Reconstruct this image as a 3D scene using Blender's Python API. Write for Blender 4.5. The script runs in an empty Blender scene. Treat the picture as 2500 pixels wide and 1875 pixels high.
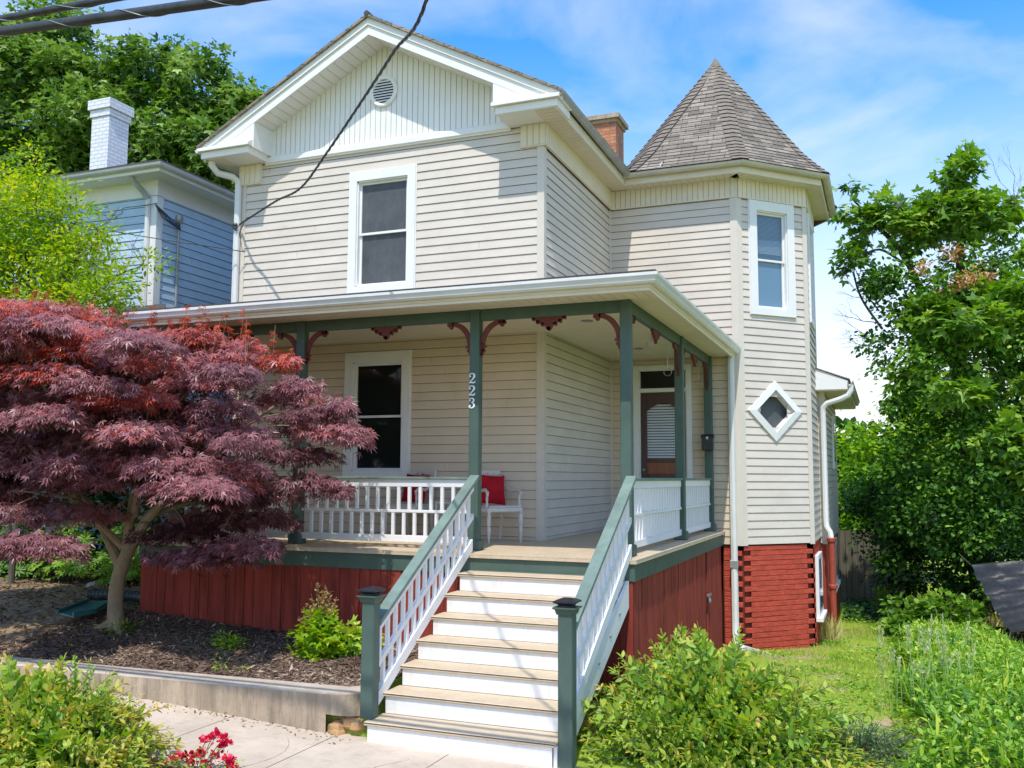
import bpy, math, random
import numpy as np
from mathutils import Vector, Matrix, noise
random.seed(7)
rng = np.random.default_rng(11)
col = bpy.context.scene.collection
R = math.radians
WL = {}                                   # world location of each root / part, by object name

# ------------------------------------------------------------------ materials
def newmat(name):
    m = bpy.data.materials.new(name); m.use_nodes = True
    nt = m.node_tree
    return m, nt, nt.nodes, nt.links, nt.nodes['Principled BSDF']

def ramp(N, stops):
    r = N.new('ShaderNodeValToRGB')
    while len(r.color_ramp.elements) < len(stops): r.color_ramp.elements.new(0.5)
    for e, (p, c) in zip(r.color_ramp.elements, stops):
        e.position = p; e.color = (c[0], c[1], c[2], 1)
    return r

def paint(name, c, rough=0.5, var=0.12, scale=3.0, bump=0.0, bscale=60, dirt=0.0, dirtc=(0.12, 0.10, 0.07), stretch=(1, 1, 1), spec=0.4, metal=0.0, dirt_lo=0.55):
    """painted / plain surface: two octaves of tone variation, optional streaky dirt and fine bump"""
    m, nt, N, L, P = newmat(name)
    tc = N.new('ShaderNodeTexCoord'); mp = N.new('ShaderNodeMapping'); mp.inputs['Scale'].default_value = stretch
    L.new(tc.outputs['Object'], mp.inputs[0])
    n1 = N.new('ShaderNodeTexNoise'); n1.inputs['Scale'].default_value = scale; n1.inputs['Detail'].default_value = 8; n1.inputs['Roughness'].default_value = .65
    L.new(mp.outputs[0], n1.inputs[0])
    lo = tuple(max(0, v * (1 - var)) for v in c); hi = tuple(min(1, v * (1 + var)) for v in c)
    r = ramp(N, [(0.3, lo), (0.7, hi)]); L.new(n1.outputs['Fac'], r.inputs[0])
    out = r.outputs[0]
    if dirt > 0:
        n2 = N.new('ShaderNodeTexNoise'); n2.inputs['Scale'].default_value = scale * 2.3; n2.inputs['Detail'].default_value = 10; n2.inputs['Roughness'].default_value = .75
        mp2 = N.new('ShaderNodeMapping'); mp2.inputs['Scale'].default_value = (stretch[0] * 1.7, stretch[1] * 1.7, stretch[2] * .6); mp2.inputs['Location'].default_value = (3.1, 1.7, 4.4)
        L.new(tc.outputs['Object'], mp2.inputs[0]); L.new(mp2.outputs[0], n2.inputs[0])
        r2 = ramp(N, [(dirt_lo, (0, 0, 0)), (dirt_lo + .22, (dirt, dirt, dirt))]); L.new(n2.outputs['Fac'], r2.inputs[0])
        mx = N.new('ShaderNodeMix'); mx.data_type = 'RGBA'
        L.new(r2.outputs[0], mx.inputs[0]); L.new(out, mx.inputs[6]); mx.inputs[7].default_value = (*dirtc, 1)
        out = mx.outputs[2]
    L.new(out, P.inputs['Base Color'])
    P.inputs['Roughness'].default_value = rough; P.inputs['Specular IOR Level'].default_value = spec; P.inputs['Metallic'].default_value = metal
    if bump > 0:
        n3 = N.new('ShaderNodeTexNoise'); n3.inputs['Scale'].default_value = bscale; n3.inputs['Detail'].default_value = 5
        L.new(mp.outputs[0], n3.inputs[0])
        b = N.new('ShaderNodeBump'); b.inputs['Strength'].default_value = bump; b.inputs['Distance'].default_value = .01
        L.new(n3.outputs['Fac'], b.inputs['Height']); L.new(b.outputs[0], P.inputs['Normal'])
    return m

M_DARKLIP = None
def brickmat(name, c1, c2, mortar, bw=.21, bh=.075, ms=.008, rough=.85, bump=.5, var=.5, dirt=0.0, offset=.5, depth=.012):
    """UV in metres: brick courses, shingles"""
    m, nt, N, L, P = newmat(name)
    tc = N.new('ShaderNodeTexCoord')
    br = N.new('ShaderNodeTexBrick'); br.offset = offset; br.inputs['Scale'].default_value = 1
    br.inputs['Brick Width'].default_value = bw; br.inputs['Row Height'].default_value = bh
    br.inputs['Mortar Size'].default_value = ms; br.inputs['Mortar Smooth'].default_value = .3; br.inputs['Bias'].default_value = 0
    br.inputs['Color1'].default_value = (*c1, 1); br.inputs['Color2'].default_value = (*c2, 1); br.inputs['Mortar'].default_value = (*mortar, 1)
    nz = N.new('ShaderNodeTexNoise'); nz.inputs['Scale'].default_value = 6; nz.inputs['Detail'].default_value = 4
    wob = N.new('ShaderNodeMix'); wob.data_type = 'VECTOR'; wob.inputs[0].default_value = .012
    L.new(tc.outputs['UV'], nz.inputs[0]); L.new(tc.outputs['UV'], wob.inputs[4]); L.new(nz.outputs['Color'], wob.inputs[5])
    L.new(wob.outputs[1], br.inputs[0])
    n2 = N.new('ShaderNodeTexNoise'); n2.inputs['Scale'].default_value = 22; n2.inputs['Detail'].default_value = 9; n2.inputs['Roughness'].default_value = .7
    L.new(tc.outputs['UV'], n2.inputs[0])
    rr = ramp(N, [(.25, (1 - var,) * 3), (.75, (1 + var * .6,) * 3)]); L.new(n2.outputs['Fac'], rr.inputs[0])
    mx = N.new('ShaderNodeMix'); mx.data_type = 'RGBA'; mx.blend_type = 'MULTIPLY'; mx.inputs[0].default_value = 1
    L.new(br.outputs['Color'], mx.inputs[6]); L.new(rr.outputs[0], mx.inputs[7])
    L.new(mx.outputs[2], P.inputs['Base Color'])
    P.inputs['Roughness'].default_value = rough
    inv = N.new('ShaderNodeMath'); inv.operation = 'MULTIPLY_ADD'; inv.inputs[1].default_value = -1; inv.inputs[2].default_value = 1
    L.new(br.outputs['Fac'], inv.inputs[0])
    ad = N.new('ShaderNodeMath'); ad.operation = 'ADD'
    sc = N.new('ShaderNodeMath'); sc.operation = 'MULTIPLY'; sc.inputs[1].default_value = .5
    L.new(n2.outputs['Fac'], sc.inputs[0]); L.new(inv.outputs[0], ad.inputs[0]); L.new(sc.outputs[0], ad.inputs[1])
    b = N.new('ShaderNodeBump'); b.inputs['Strength'].default_value = bump; b.inputs['Distance'].default_value = depth
    L.new(ad.outputs[0], b.inputs['Height']); L.new(b.outputs[0], P.inputs['Normal'])
    return m

def leafmat(name, stops, trans=.3, rough=.45, spec=.3):
    m, nt, N, L, P = newmat(name)
    at = N.new('ShaderNodeAttribute'); at.attribute_name = 'tint'
    r = ramp(N, stops); L.new(at.outputs['Fac'], r.inputs[0])
    L.new(r.outputs[0], P.inputs['Base Color']); P.inputs['Roughness'].default_value = rough; P.inputs['Specular IOR Level'].default_value = spec
    t = N.new('ShaderNodeBsdfTranslucent')
    hs = N.new('ShaderNodeHueSaturation'); hs.inputs['Saturation'].default_value = 1.15; hs.inputs['Value'].default_value = 1.5
    L.new(r.outputs[0], hs.inputs['Color']); L.new(hs.outputs[0], t.inputs['Color'])
    mx = N.new('ShaderNodeMixShader'); mx.inputs[0].default_value = trans
    L.new(P.outputs[0], mx.inputs[1]); L.new(t.outputs[0], mx.inputs[2])
    L.new(mx.outputs[0], N['Material Output'].inputs['Surface'])
    return m

def glassmat(name, c=(.02, .025, .03), clear=.0, rough=.04, spec=.6):
    m, nt, N, L, P = newmat(name)
    P.inputs['Base Color'].default_value = (*c, 1); P.inputs['Roughness'].default_value = rough; P.inputs['Specular IOR Level'].default_value = spec
    tc = N.new('ShaderNodeTexCoord'); n = N.new('ShaderNodeTexNoise'); n.inputs['Scale'].default_value = 1.6; n.inputs['Detail'].default_value = 2
    L.new(tc.outputs['Object'], n.inputs[0]); b = N.new('ShaderNodeBump'); b.inputs['Strength'].default_value = .06; b.inputs['Distance'].default_value = .05
    L.new(n.outputs['Fac'], b.inputs['Height']); L.new(b.outputs[0], P.inputs['Normal'])
    if clear > 0:
        t = N.new('ShaderNodeBsdfTransparent'); mx = N.new('ShaderNodeMixShader'); mx.inputs[0].default_value = clear
        L.new(P.outputs[0], mx.inputs[1]); L.new(t.outputs[0], mx.inputs[2]); L.new(mx.outputs[0], N['Material Output'].inputs['Surface'])
    return m

M = {}
M['vinyl'] = paint('cream_vinyl', (.655, .58, .495), rough=.5, var=.09, scale=1.2, dirt=.32, dirtc=(.44, .37, .30), stretch=(1, 1, 2.5), bump=.05, bscale=40)
M['porchlightvinyl'] = paint('vinyl_painted_porch_light', (.68, .555, .42), rough=.5, var=.09, scale=1.2, dirt=.3, dirtc=(.48, .38, .28))  # same siding as above, with the porch's warm light put into its colour
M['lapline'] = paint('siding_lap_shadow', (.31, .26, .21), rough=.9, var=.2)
M['riser'] = paint('scuffed_white_riser', (.80, .79, .76), rough=.5, var=.05, scale=4, dirt=.45, dirtc=(.55, .49, .40), dirt_lo=.50, bump=.08)
M['trimbeige'] = paint('beige_trim', (.66, .595, .51), rough=.5, var=.05, scale=2, dirt=.12, dirtc=(.4, .35, .27))
M['white'] = paint('white_paint', (.80, .79, .77), rough=.45, var=.04, scale=2.5, dirt=.16, dirtc=(.48, .45, .40), bump=.04)
M['whitetrim'] = paint('white_gable_trim', (.82, .80, .76), rough=.45, var=.04, scale=2, dirt=.22, dirtc=(.5, .47, .40), dirt_lo=.58)
M['soffit'] = paint('cream_soffit', (.74, .66, .52), rough=.6, var=.06, scale=2, dirt=.25, dirtc=(.42, .36, .24))
M['groove'] = paint('groove_dark', (.16, .135, .10), rough=.9, var=.2)
M['groovelight'] = paint('groove_light', (.47, .44, .38), rough=.9, var=.2)
M['green'] = paint('dark_green_paint', (.075, .118, .094), rough=.55, var=.16, scale=2.2, dirt=.30, dirtc=(.14, .19, .165), bump=.15, bscale=25, spec=.3)
M['greencap'] = paint('weathered_green_cap', (.17, .235, .195), rough=.7, var=.22, scale=4, dirt=.5, dirtc=(.09, .12, .10), bump=.2, bscale=30, spec=.3)
M['brown'] = paint('red_brown_bracket', (.135, .024, .018), rough=.55, var=.2, scale=8, bump=.15)
M['redwood'] = paint('red_stained_boards', (.265, .042, .028), rough=.8, var=.42, scale=3.2, dirt=.5, dirtc=(.19, .03, .02), stretch=(3, 3, .35), bump=.5, bscale=30, spec=.25)
M['redpipe'] = paint('red_painted_iron', (.34, .06, .035), rough=.5, var=.2, scale=5, bump=.3)
M['redbrick'] = paint('red_painted_brick', (.46, .068, .038), rough=.7, var=.25, scale=6, dirt=.6, dirtc=(.30, .05, .035), bump=1.0, bscale=18, spec=.35, stretch=(1, 1, 2.2))
M['brickjoint'] = paint('dark_brick_recess', (.17, .028, .018), rough=.95, var=.3)
M['blackslot'] = paint('dark_recess', (.012, .009, .009), rough=.95, var=.3)
M['treadtan'] = paint('tan_deck_paint', (.60, .475, .32), rough=.65, var=.10, scale=5, dirt=.5, dirtc=(.40, .30, .2), bump=.15, bscale=30, dirt_lo=.48)
M['black'] = paint('black_metal', (.022, .022, .026), rough=.4, var=.3, scale=12, dirt=.3, dirtc=(.07, .05, .05))
M['galv'] = paint('galvanised_gutter', (.38, .39, .39), rough=.42, var=.16, scale=3, dirt=.4, dirtc=(.2, .2, .19), metal=.45)
M['gutterwhite'] = paint('white_gutter', (.72, .715, .69), rough=.4, var=.06, scale=3, dirt=.25, dirtc=(.42, .40, .35), spec=.5)
M['guttertan'] = paint('aged_gutter', (.56, .52, .43), rough=.5, var=.12, scale=3, dirt=.5, dirtc=(.33, .28, .2))
M['shingle'] = brickmat('brown_shingles', (.17, .142, .112), (.35, .295, .23), (.06, .05, .04), bw=.26, bh=.14, ms=.006, var=.35, bump=.5, offset=.37)
M['shingleflat'] = paint('dark_shingle_edge', (.08, .07, .065), rough=.95, var=.4, scale=20, bump=.6, bscale=120)
M['oldbrick'] = brickmat('old_orange_brick', (.75, .27, .10), (.50, .15, .06), (.30, .25, .19), bw=.20, bh=.075, ms=.012, var=.5, bump=1)
M['whitebrick'] = brickmat('whitewashed_brick', (.78, .79, .82), (.70, .71, .75), (.60, .61, .65), bw=.21, bh=.085, ms=.009, var=.12, bump=.9)
M['bluesiding'] = paint('blue_clapboard', (.49, .63, .78), rough=.65, var=.10, scale=4, dirt=.5, dirtc=(.32, .44, .60), stretch=(1, 1, 5), bump=.15)
M['screen'] = paint('grey_insect_screen', (.070, .076, .082), rough=.6, var=.3, scale=2.2, dirt=.4, dirtc=(.15, .16, .165), dirt_lo=.50, spec=.5)  # lighter mottling paints faint reflections on the screen
M['glass'] = glassmat('window_glass', (.012, .016, .014), 0, .05, .35)
M['glassclear'] = glassmat('clear_pane', (.10, .22, .34), .45, .03, .9)  # half see-through; blue base colour paints the sky's reflection
M['glasssky'] = glassmat('sky_lit_pane', (.10, .21, .31), 0, .05, .9)  # opaque pane, sky reflection put into the blue base colour
M['blind'] = paint('white_blind', (.66, .70, .74), rough=.6, var=.05)
M['doorwood'] = paint('mahogany_door', (.050, .013, .010), rough=.3, var=.35, scale=4, stretch=(6, 6, .7), bump=.1, spec=.6)
M['doorpanel'] = paint('orange_wood_panel', (.22, .055, .018), rough=.35, var=.35, scale=5, stretch=(6, 6, .7), spec=.6)
M['steel'] = paint('steel_hardware', (.35, .35, .35), rough=.35, var=.2, metal=.8)
M['numeral'] = paint('white_numeral', (.85, .85, .83), rough=.4, var=.03)
M['chair'] = paint('white_wood_chair', (.62, .585, .54), rough=.5, var=.10, scale=14, dirt=.3, dirtc=(.35, .3, .26))
M['pillow'] = paint('red_fabric', (.42, .008, .018), rough=.85, var=.22, scale=9, bump=.5, bscale=90, spec=.2)
M['cable'] = paint('black_cable', (.045, .045, .05), rough=.45, var=.5, scale=6, dirt=.4, dirtc=(.2, .21, .23), spec=.5)
M['concrete'] = paint('aged_concrete', (.41, .32, .225), rough=.85, var=.3, scale=3, dirt=.7, dirtc=(.17, .14, .10), stretch=(1.3, 1.3, .5), dirt_lo=.46, bump=.6, bscale=40)
M['conctop'] = paint('pale_concrete', (.50, .42, .32), rough=.85, var=.18, scale=4, dirt=.5, dirtc=(.3, .25, .18), bump=.5, bscale=60)
M['sidewalk'] = paint('sidewalk_concrete', (.58, .475, .365), rough=.88, var=.14, scale=1.6, dirt=.6, dirtc=(.38, .29, .20), dirt_lo=.5, bump=.4, bscale=70)
M['asphalt'] = paint('asphalt', (.055, .055, .056), rough=.9, var=.25, scale=3, bump=.6, bscale=90)
M['mulch'] = paint('dark_mulch', (.17, .115, .08), rough=.95, var=.6, scale=16, dirt=.6, dirtc=(.13, .085, .055), bump=1.0, bscale=45)
M['litter'] = paint('leaf_litter_soil', (.24, .17, .105), rough=.95, var=.55, scale=5, dirt=.7, dirtc=(.30, .21, .12), bump=1.0, bscale=30)
M['bark'] = paint('tan_bark', (.27, .20, .125), rough=.85, var=.3, scale=10, dirt=.4, dirtc=(.15, .14, .08), stretch=(1, 1, .5), bump=.8, bscale=40)
M['bark2'] = paint('grey_bark', (.10, .085, .07), rough=.9, var=.4, scale=8, stretch=(1, 1, .3), bump=.8, bscale=30)
M['fence'] = paint('weathered_fence', (.13, .115, .08), rough=.85, var=.35, scale=4, stretch=(4, 4, .4), dirt=.5, dirtc=(.1, .1, .06), bump=.4)
M['tarp'] = paint('black_tarp', (.030, .032, .037), rough=.42, var=.35, scale=6, dirt=.25, dirtc=(.10, .10, .11), bump=.4, bscale=14, spec=.25)
M['greenmat'] = paint('teal_plastic', (.035, .16, .155), rough=.5, var=.3, scale=5, dirt=.4, dirtc=(.10, .12, .09))
M['darkpipe'] = paint('corrugated_dark', (.035, .05, .05), rough=.5, var=.3)
M['rock'] = paint('grey_rock', (.32, .30, .26), rough=.9, var=.3, scale=12, bump=.8, bscale=30)
M['clay'] = paint('ochre_clay', (.45, .27, .12), rough=.95, var=.4, scale=9, dirt=.5, dirtc=(.2, .12, .06), bump=1, bscale=25)
M['palegutter'] = paint('pale_grey_gutter', (.62, .63, .64), rough=.45, var=.12, scale=3, dirt=.3, dirtc=(.35, .35, .35))
M['splash'] = paint('white_splash', (.72, .72, .70), rough=.6, var=.06, dirt=.2, dirtc=(.4, .36, .3))

# ground: grass / bare dirt decided by noise and a path mask
def groundmat():
    m, nt, N, L, P = newmat('yard_ground')
    tc = N.new('ShaderNodeTexCoord')
    n1 = N.new('ShaderNodeTexNoise'); n1.inputs['Scale'].default_value = 1.1; n1.inputs['Detail'].default_value = 7; n1.inputs['Roughness'].default_value = .6
    n2 = N.new('ShaderNodeTexNoise'); n2.inputs['Scale'].default_value = 18; n2.inputs['Detail'].default_value = 8; n2.inputs['Roughness'].default_value = .75
    L.new(tc.outputs['Object'], n1.inputs[0]); L.new(tc.outputs['Object'], n2.inputs[0])
    rg = ramp(N, [(.25, (.13, .22, .02)), (.5, (.29, .40, .045)), (.8, (.46, .52, .10))]); L.new(n2.outputs['Fac'], rg.inputs[0])
    rd = ramp(N, [(.25, (.26, .17, .09)), (.5, (.48, .35, .22)), (.8, (.66, .52, .36))]); L.new(n2.outputs['Fac'], rd.inputs[0])
    rm = ramp(N, [(.52, (0, 0, 0)), (.64, (1, 1, 1))]); L.new(n1.outputs['Fac'], rm.inputs[0])
    mx = N.new('ShaderNodeMix'); mx.data_type = 'RGBA'
    L.new(rm.outputs[0], mx.inputs[0]); L.new(rg.outputs[0], mx.inputs[6]); L.new(rd.outputs[0], mx.inputs[7])
    L.new(mx.outputs[2], P.inputs['Base Color']); P.inputs['Roughness'].default_value = .95; P.inputs['Specular IOR Level'].default_value = .1
    b = N.new('ShaderNodeBump'); b.inputs['Strength'].default_value = .8; b.inputs['Distance'].default_value = .03
    L.new(n2.outputs['Fac'], b.inputs['Height']); L.new(b.outputs[0], P.inputs['Normal'])
    return m
M['ground'] = groundmat()

# ------------------------------------------------------------------ mesh builder
class MB:
    def __init__(s): s.v = []; s.f = []; s.m = []; s.mi = 0
    def face(s, pts):
        b = len(s.v); s.v += [tuple(p) for p in pts]; s.f.append(tuple(range(b, b + len(pts)))); s.m.append(s.mi)
    def mesh(s, vs, fs):
        b = len(s.v); s.v += [tuple(p) for p in vs]
        for f in fs: s.f.append(tuple(b + i for i in f)); s.m.append(s.mi)
    def box(s, x0, x1, y0, y1, z0, z1):
        x0, x1 = sorted((x0, x1)); y0, y1 = sorted((y0, y1)); z0, z1 = sorted((z0, z1))
        v = [(x, y, z) for z in (z0, z1) for y in (y0, y1) for x in (x0, x1)]
        s.mesh(v, [(0, 2, 3, 1), (4, 5, 7, 6), (0, 1, 5, 4), (2, 6, 7, 3), (1, 3, 7, 5), (0, 4, 6, 2)]); return s
    def bbox(s, x0, x1, y0, y1, z0, z1, b=.006):
        """box with chamfered edges"""
        x0, x1 = sorted((x0, x1)); y0, y1 = sorted((y0, y1)); z0, z1 = sorted((z0, z1))
        b = min(b, (x1 - x0) * .3, (y1 - y0) * .3, (z1 - z0) * .3)
        V = []; ix = {}
        for i, x in enumerate((x0, x1)):
            for j, y in enumerate((y0, y1)):
                for k, z in enumerate((z0, z1)):
                    sx, sy, sz = (1, -1)[i], (1, -1)[j], (1, -1)[k]
                    for a, p in enumerate(((x, y + sy * b, z + sz * b), (x + sx * b, y, z + sz * b), (x + sx * b, y + sy * b, z))):
                        ix[(i, j, k, a)] = len(V); V.append(p)
        F = []
        for i in (0, 1):
            q = [ix[(i, 0, 0, 0)], ix[(i, 1, 0, 0)], ix[(i, 1, 1, 0)], ix[(i, 0, 1, 0)]]; F.append(q if i else q[::-1])
            q = [ix[(0, i, 0, 1)], ix[(0, i, 1, 1)], ix[(1, i, 1, 1)], ix[(1, i, 0, 1)]]; F.append(q if i else q[::-1])
            q = [ix[(0, 0, i, 2)], ix[(1, 0, i, 2)], ix[(1, 1, i, 2)], ix[(0, 1, i, 2)]]; F.append(q if i else q[::-1])
        for i in (0, 1):
            for j in (0, 1):
                F.append([ix[(i, j, 0, 0)], ix[(i, j, 1, 0)], ix[(i, j, 1, 1)], ix[(i, j, 0, 1)]][::1 if (i ^ j) else -1])
                F.append([ix[(i, 0, j, 0)], ix[(i, 1, j, 0)], ix[(i, 1, j, 2)], ix[(i, 0, j, 2)]][::-1 if (i ^ j) else 1])
                F.append([ix[(0, i, j, 1)], ix[(1, i, j, 1)], ix[(1, i, j, 2)], ix[(0, i, j, 2)]][::1 if (i ^ j) else -1])
        for i in (0, 1):
            for j in (0, 1):
                for k in (0, 1):
                    F.append([ix[(i, j, k, a)] for a in range(3)][::-1 if (i ^ j ^ k) else 1])
        s.mesh(V, F); return s
    def prism(s, poly, vec):
        n = len(poly); a = [tuple(p) for p in poly]; b = [tuple(p[i] + vec[i] for i in range(3)) for p in poly]
        # orientation: make outward
        nx = Vector((0, 0, 0))
        for i in range(n):
            p, q = Vector(a[i]), Vector(a[(i + 1) % n]); nx += p.cross(q)
        if nx.dot(Vector(vec)) > 0: a = a[::-1]; b = b[::-1]
        s.mesh(a + b, [tuple(range(n)), tuple(range(2 * n - 1, n - 1, -1))] + [(i, i + n, (i + 1) % n + n, (i + 1) % n) for i in range(n)]); return s
    def beam(s, p, q, w, h, up=(0, 0, 1)):
        """rectangular bar from p to q: w sideways, h along 'up'"""
        p, q = Vector(p), Vector(q); d = (q - p).normalized(); sd = d.cross(Vector(up)).normalized(); u = sd.cross(d)
        c = [p + sd * (a * w / 2) + u * (b * h / 2) for a, b in ((-1, -1), (1, -1), (1, 1), (-1, 1))]
        s.prism(c, q - p); return s
    def tube(s, pts, rad, n=8, cap=True):
        pts = [Vector(p) for p in pts]; k = len(pts)
        if not hasattr(rad, '__len__'): rad = [rad] * k
        V = []; ref = None
        for i, p in enumerate(pts):
            d = (pts[min(i + 1, k - 1)] - pts[max(i - 1, 0)]).normalized()
            if ref is None: ref = Vector((0, 0, 1)) if abs(d.z) < .9 else Vector((1, 0, 0))
            a = d.cross(ref).normalized(); b = a.cross(d).normalized(); ref = b
            for j in range(n):
                t = 2 * math.pi * j / n; V.append(p + (a * math.cos(t) + b * math.sin(t)) * rad[i])
        F = [(i * n + j, i * n + (j + 1) % n, (i + 1) * n + (j + 1) % n, (i + 1) * n + j) for i in range(k - 1) for j in range(n)]
        if cap: F += [tuple(range(n))[::-1], tuple((k - 1) * n + j for j in range(n))]
        s.mesh(V, F); return s
    def recttube(s, pts, w, h):
        """rectangular pipe following points (downspouts)"""
        return s.tube(pts, max(w, h) * .62, 4)
    def lathe(s, c, prof, n=16, sq=False):
        V = [(c[0] + r * math.cos(2 * math.pi * (j + (.5 if sq else 0)) / n), c[1] + r * math.sin(2 * math.pi * (j + (.5 if sq else 0)) / n), c[2] + z) for r, z in prof for j in range(n)]
        k = len(prof)
        F = [(i * n + j, i * n + (j + 1) % n, (i + 1) * n + (j + 1) % n, (i + 1) * n + j) for i in range(k - 1) for j in range(n)] + [tuple(range(n))[::-1], tuple((k - 1) * n + j for j in range(n))]
        s.mesh(V, F); return s
    def sweep(s, prof, path, closed=False, caps=True):
        """prof: list of (out, up) ; path: list of (x,y,z). 'out' is to the right of travel; mitred corners"""
        P = [Vector(p) for p in path]; n = len(P); k = len(prof); V = []
        for i in range(n):
            d0 = (P[i] - P[i - 1]) if (i > 0 or closed) else None; d1 = (P[(i + 1) % n] - P[i]) if (i < n - 1 or closed) else None
            if d0 is None: d0 = d1
            if d1 is None: d1 = d0
            d0 = Vector((d0.x, d0.y, 0)).normalized(); d1 = Vector((d1.x, d1.y, 0)).normalized()
            n0 = Vector((d0.y, -d0.x, 0)); n1 = Vector((d1.y, -d1.x, 0)); mv = (n0 + n1); mv = mv / max(mv.dot(n0), .2)
            for o, u in prof: V.append(P[i] + mv * o + Vector((0, 0, u)))
        F = []
        for i in range(n if closed else n - 1):
            i2 = (i + 1) % n
            for j in range(k): F.append((i * k + j, i2 * k + j, i2 * k + (j + 1) % k, i * k + (j + 1) % k))
        if caps and not closed: F += [tuple(range(k)), tuple((n - 1) * k + j for j in range(k))[::-1]]
        s.mesh(V, F); return s
    def siding(s, P0, U, length, z0, z1, nrm, holes=(), e=.130, lip=.017, clip=None, zref=1.306):
        """horizontal lapped courses on a vertical wall; U, nrm are 2-D unit vectors"""
        def pt(u, out, z): return (P0[0] + U[0] * u + nrm[0] * out, P0[1] + U[1] * u + nrm[1] * out, z)
        k = math.floor((z0 - zref) / e + 1e-6); fl = (U[0] * nrm[1] - U[1] * nrm[0]) > 0
        while True:
            zb = max(zref + k * e, z0); zt = min(zref + (k + 1) * e, z1); k += 1
            if zb >= z1 - 1e-4: break
            if zt - zb < .004: continue
            zc = (zb + zt) / 2; iv = [(0, length)] if clip is None else [clip(zb)]
            for (a, b, c, d) in holes:
                if c < zc < d:
                    nv = []
                    for (p, q) in iv:
                        if b <= p or a >= q: nv.append((p, q)); continue
                        if a > p: nv.append((p, a))
                        if b < q: nv.append((b, q))
                    iv = nv
            for (a, b) in iv:
                if b - a < .01: continue
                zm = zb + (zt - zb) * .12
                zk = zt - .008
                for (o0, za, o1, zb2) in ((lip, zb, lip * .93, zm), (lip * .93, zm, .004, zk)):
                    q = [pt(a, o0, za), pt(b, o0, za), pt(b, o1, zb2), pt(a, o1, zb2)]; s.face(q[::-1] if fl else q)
                s.mi = 1  # darker strip and underside paint the lap shadow; seams share the tone
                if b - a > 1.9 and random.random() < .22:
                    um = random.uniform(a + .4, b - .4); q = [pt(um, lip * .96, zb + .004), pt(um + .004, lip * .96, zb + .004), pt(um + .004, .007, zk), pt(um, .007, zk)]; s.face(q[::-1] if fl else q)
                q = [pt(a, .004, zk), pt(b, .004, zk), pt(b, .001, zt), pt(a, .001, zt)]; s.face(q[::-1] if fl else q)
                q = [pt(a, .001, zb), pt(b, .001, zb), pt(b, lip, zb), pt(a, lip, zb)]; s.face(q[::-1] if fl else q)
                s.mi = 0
                for u_, w_ in ((a, 1), (b, -1)):
                    s.face([pt(u_, .001, zb), pt(u_, lip, zb), pt(u_, .002, zt)])
        return s
    def strips(s, O, U, V, length, w, v0, v1, Nn, gap=.010, th=.010, back=1, front=0, jit=0):
        """boards running along V, repeated along U; v0/v1: callables of u; groove backing uses material index 'back'"""
        O, U, V, Nn = Vector(O), Vector(U), Vector(V), Vector(Nn)
        if not callable(v0): a0 = v0; v0 = lambda u: a0
        if not callable(v1): a1 = v1; v1 = lambda u: a1
        fl = U.cross(V).dot(Nn) < 0; n = max(1, round(length / w)); w = length / n
        P = lambda u, v, o: O + U * u + V * v + Nn * o
        for i in range(n):
            a, b = i * w + gap / 2, (i + 1) * w - gap / 2; t = th + (random.uniform(-jit, jit) if jit else 0)
            c, d = i * w, (i + 1) * w
            if max(v1(a) - v0(a), v1(b) - v0(b)) < .005: continue
            s.mi = front
            q = [P(a, v0(a), t), P(b, v0(b), t), P(b, v1(b), t), P(a, v1(a), t)]; s.face(q[::-1] if fl else q)
            s.face([P(a, v0(a), 0), P(a, v0(a), t), P(a, v1(a), t), P(a, v1(a), 0)]); s.face([P(b, v0(b), t), P(b, v0(b), 0), P(b, v1(b), 0), P(b, v1(b), t)])
            s.face([P(a, v0(a), 0), P(b, v0(b), 0), P(b, v0(b), t), P(a, v0(a), t)]); s.face([P(a, v1(a), t), P(b, v1(b), t), P(b, v1(b), 0), P(a, v1(a), 0)])
            s.mi = back
            q = [P(c, v0(c), 0), P(d, v0(d), 0), P(d, v1(d), 0), P(c, v1(c), 0)]; s.face(q[::-1] if fl else q)
        s.mi = 0; return s
    def build(s, name, mats, parent=None, smooth=False, rnd=0.0):
        off = Vector(WL.get(parent.name, (0, 0, 0))) if parent else Vector((0, 0, 0))
        me = bpy.data.meshes.new(name)
        vs = [(v[0] - off.x, v[1] - off.y, v[2] - off.z) for v in s.v]
        me.from_pydata(vs, [], s.f)
        if not isinstance(mats, (list, tuple)): mats = [mats]
        for m in mats: me.materials.append(M[m] if isinstance(m, str) else m)
        if len(mats) > 1: me.polygons.foreach_set('material_index', [min(i, len(mats) - 1) for i in s.m])
        uvl = me.uv_layers.new(name='UVMap'); uv = np.zeros((len(me.loops), 2), 'f')
        co = s.v
        for p in me.polygons:
            nn = p.normal
            if abs(nn.z) > .97: u = Vector((1, 0, 0)); v = Vector((0, 1, 0))
            else: u = Vector((-nn.y, nn.x, 0)).normalized(); v = nn.cross(u)
            for li in p.loop_indices:
                c = co[me.loops[li].vertex_index]
                uv[li, 0] = c[0] * u.x + c[1] * u.y + c[2] * u.z; uv[li, 1] = c[0] * v.x + c[1] * v.y + c[2] * v.z
        uvl.data.foreach_set('uv', uv.ravel())
        if smooth:
            me.polygons.foreach_set('use_smooth', [True] * len(me.polygons))
            try: me.set_sharp_from_angle(angle=R(42))
            except Exception: pass
        me.update()
        o = bpy.data.objects.new(name, me); col.objects.link(o)
        if parent: o.parent = parent
        WL[o.name] = tuple(off)
        return o

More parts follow.
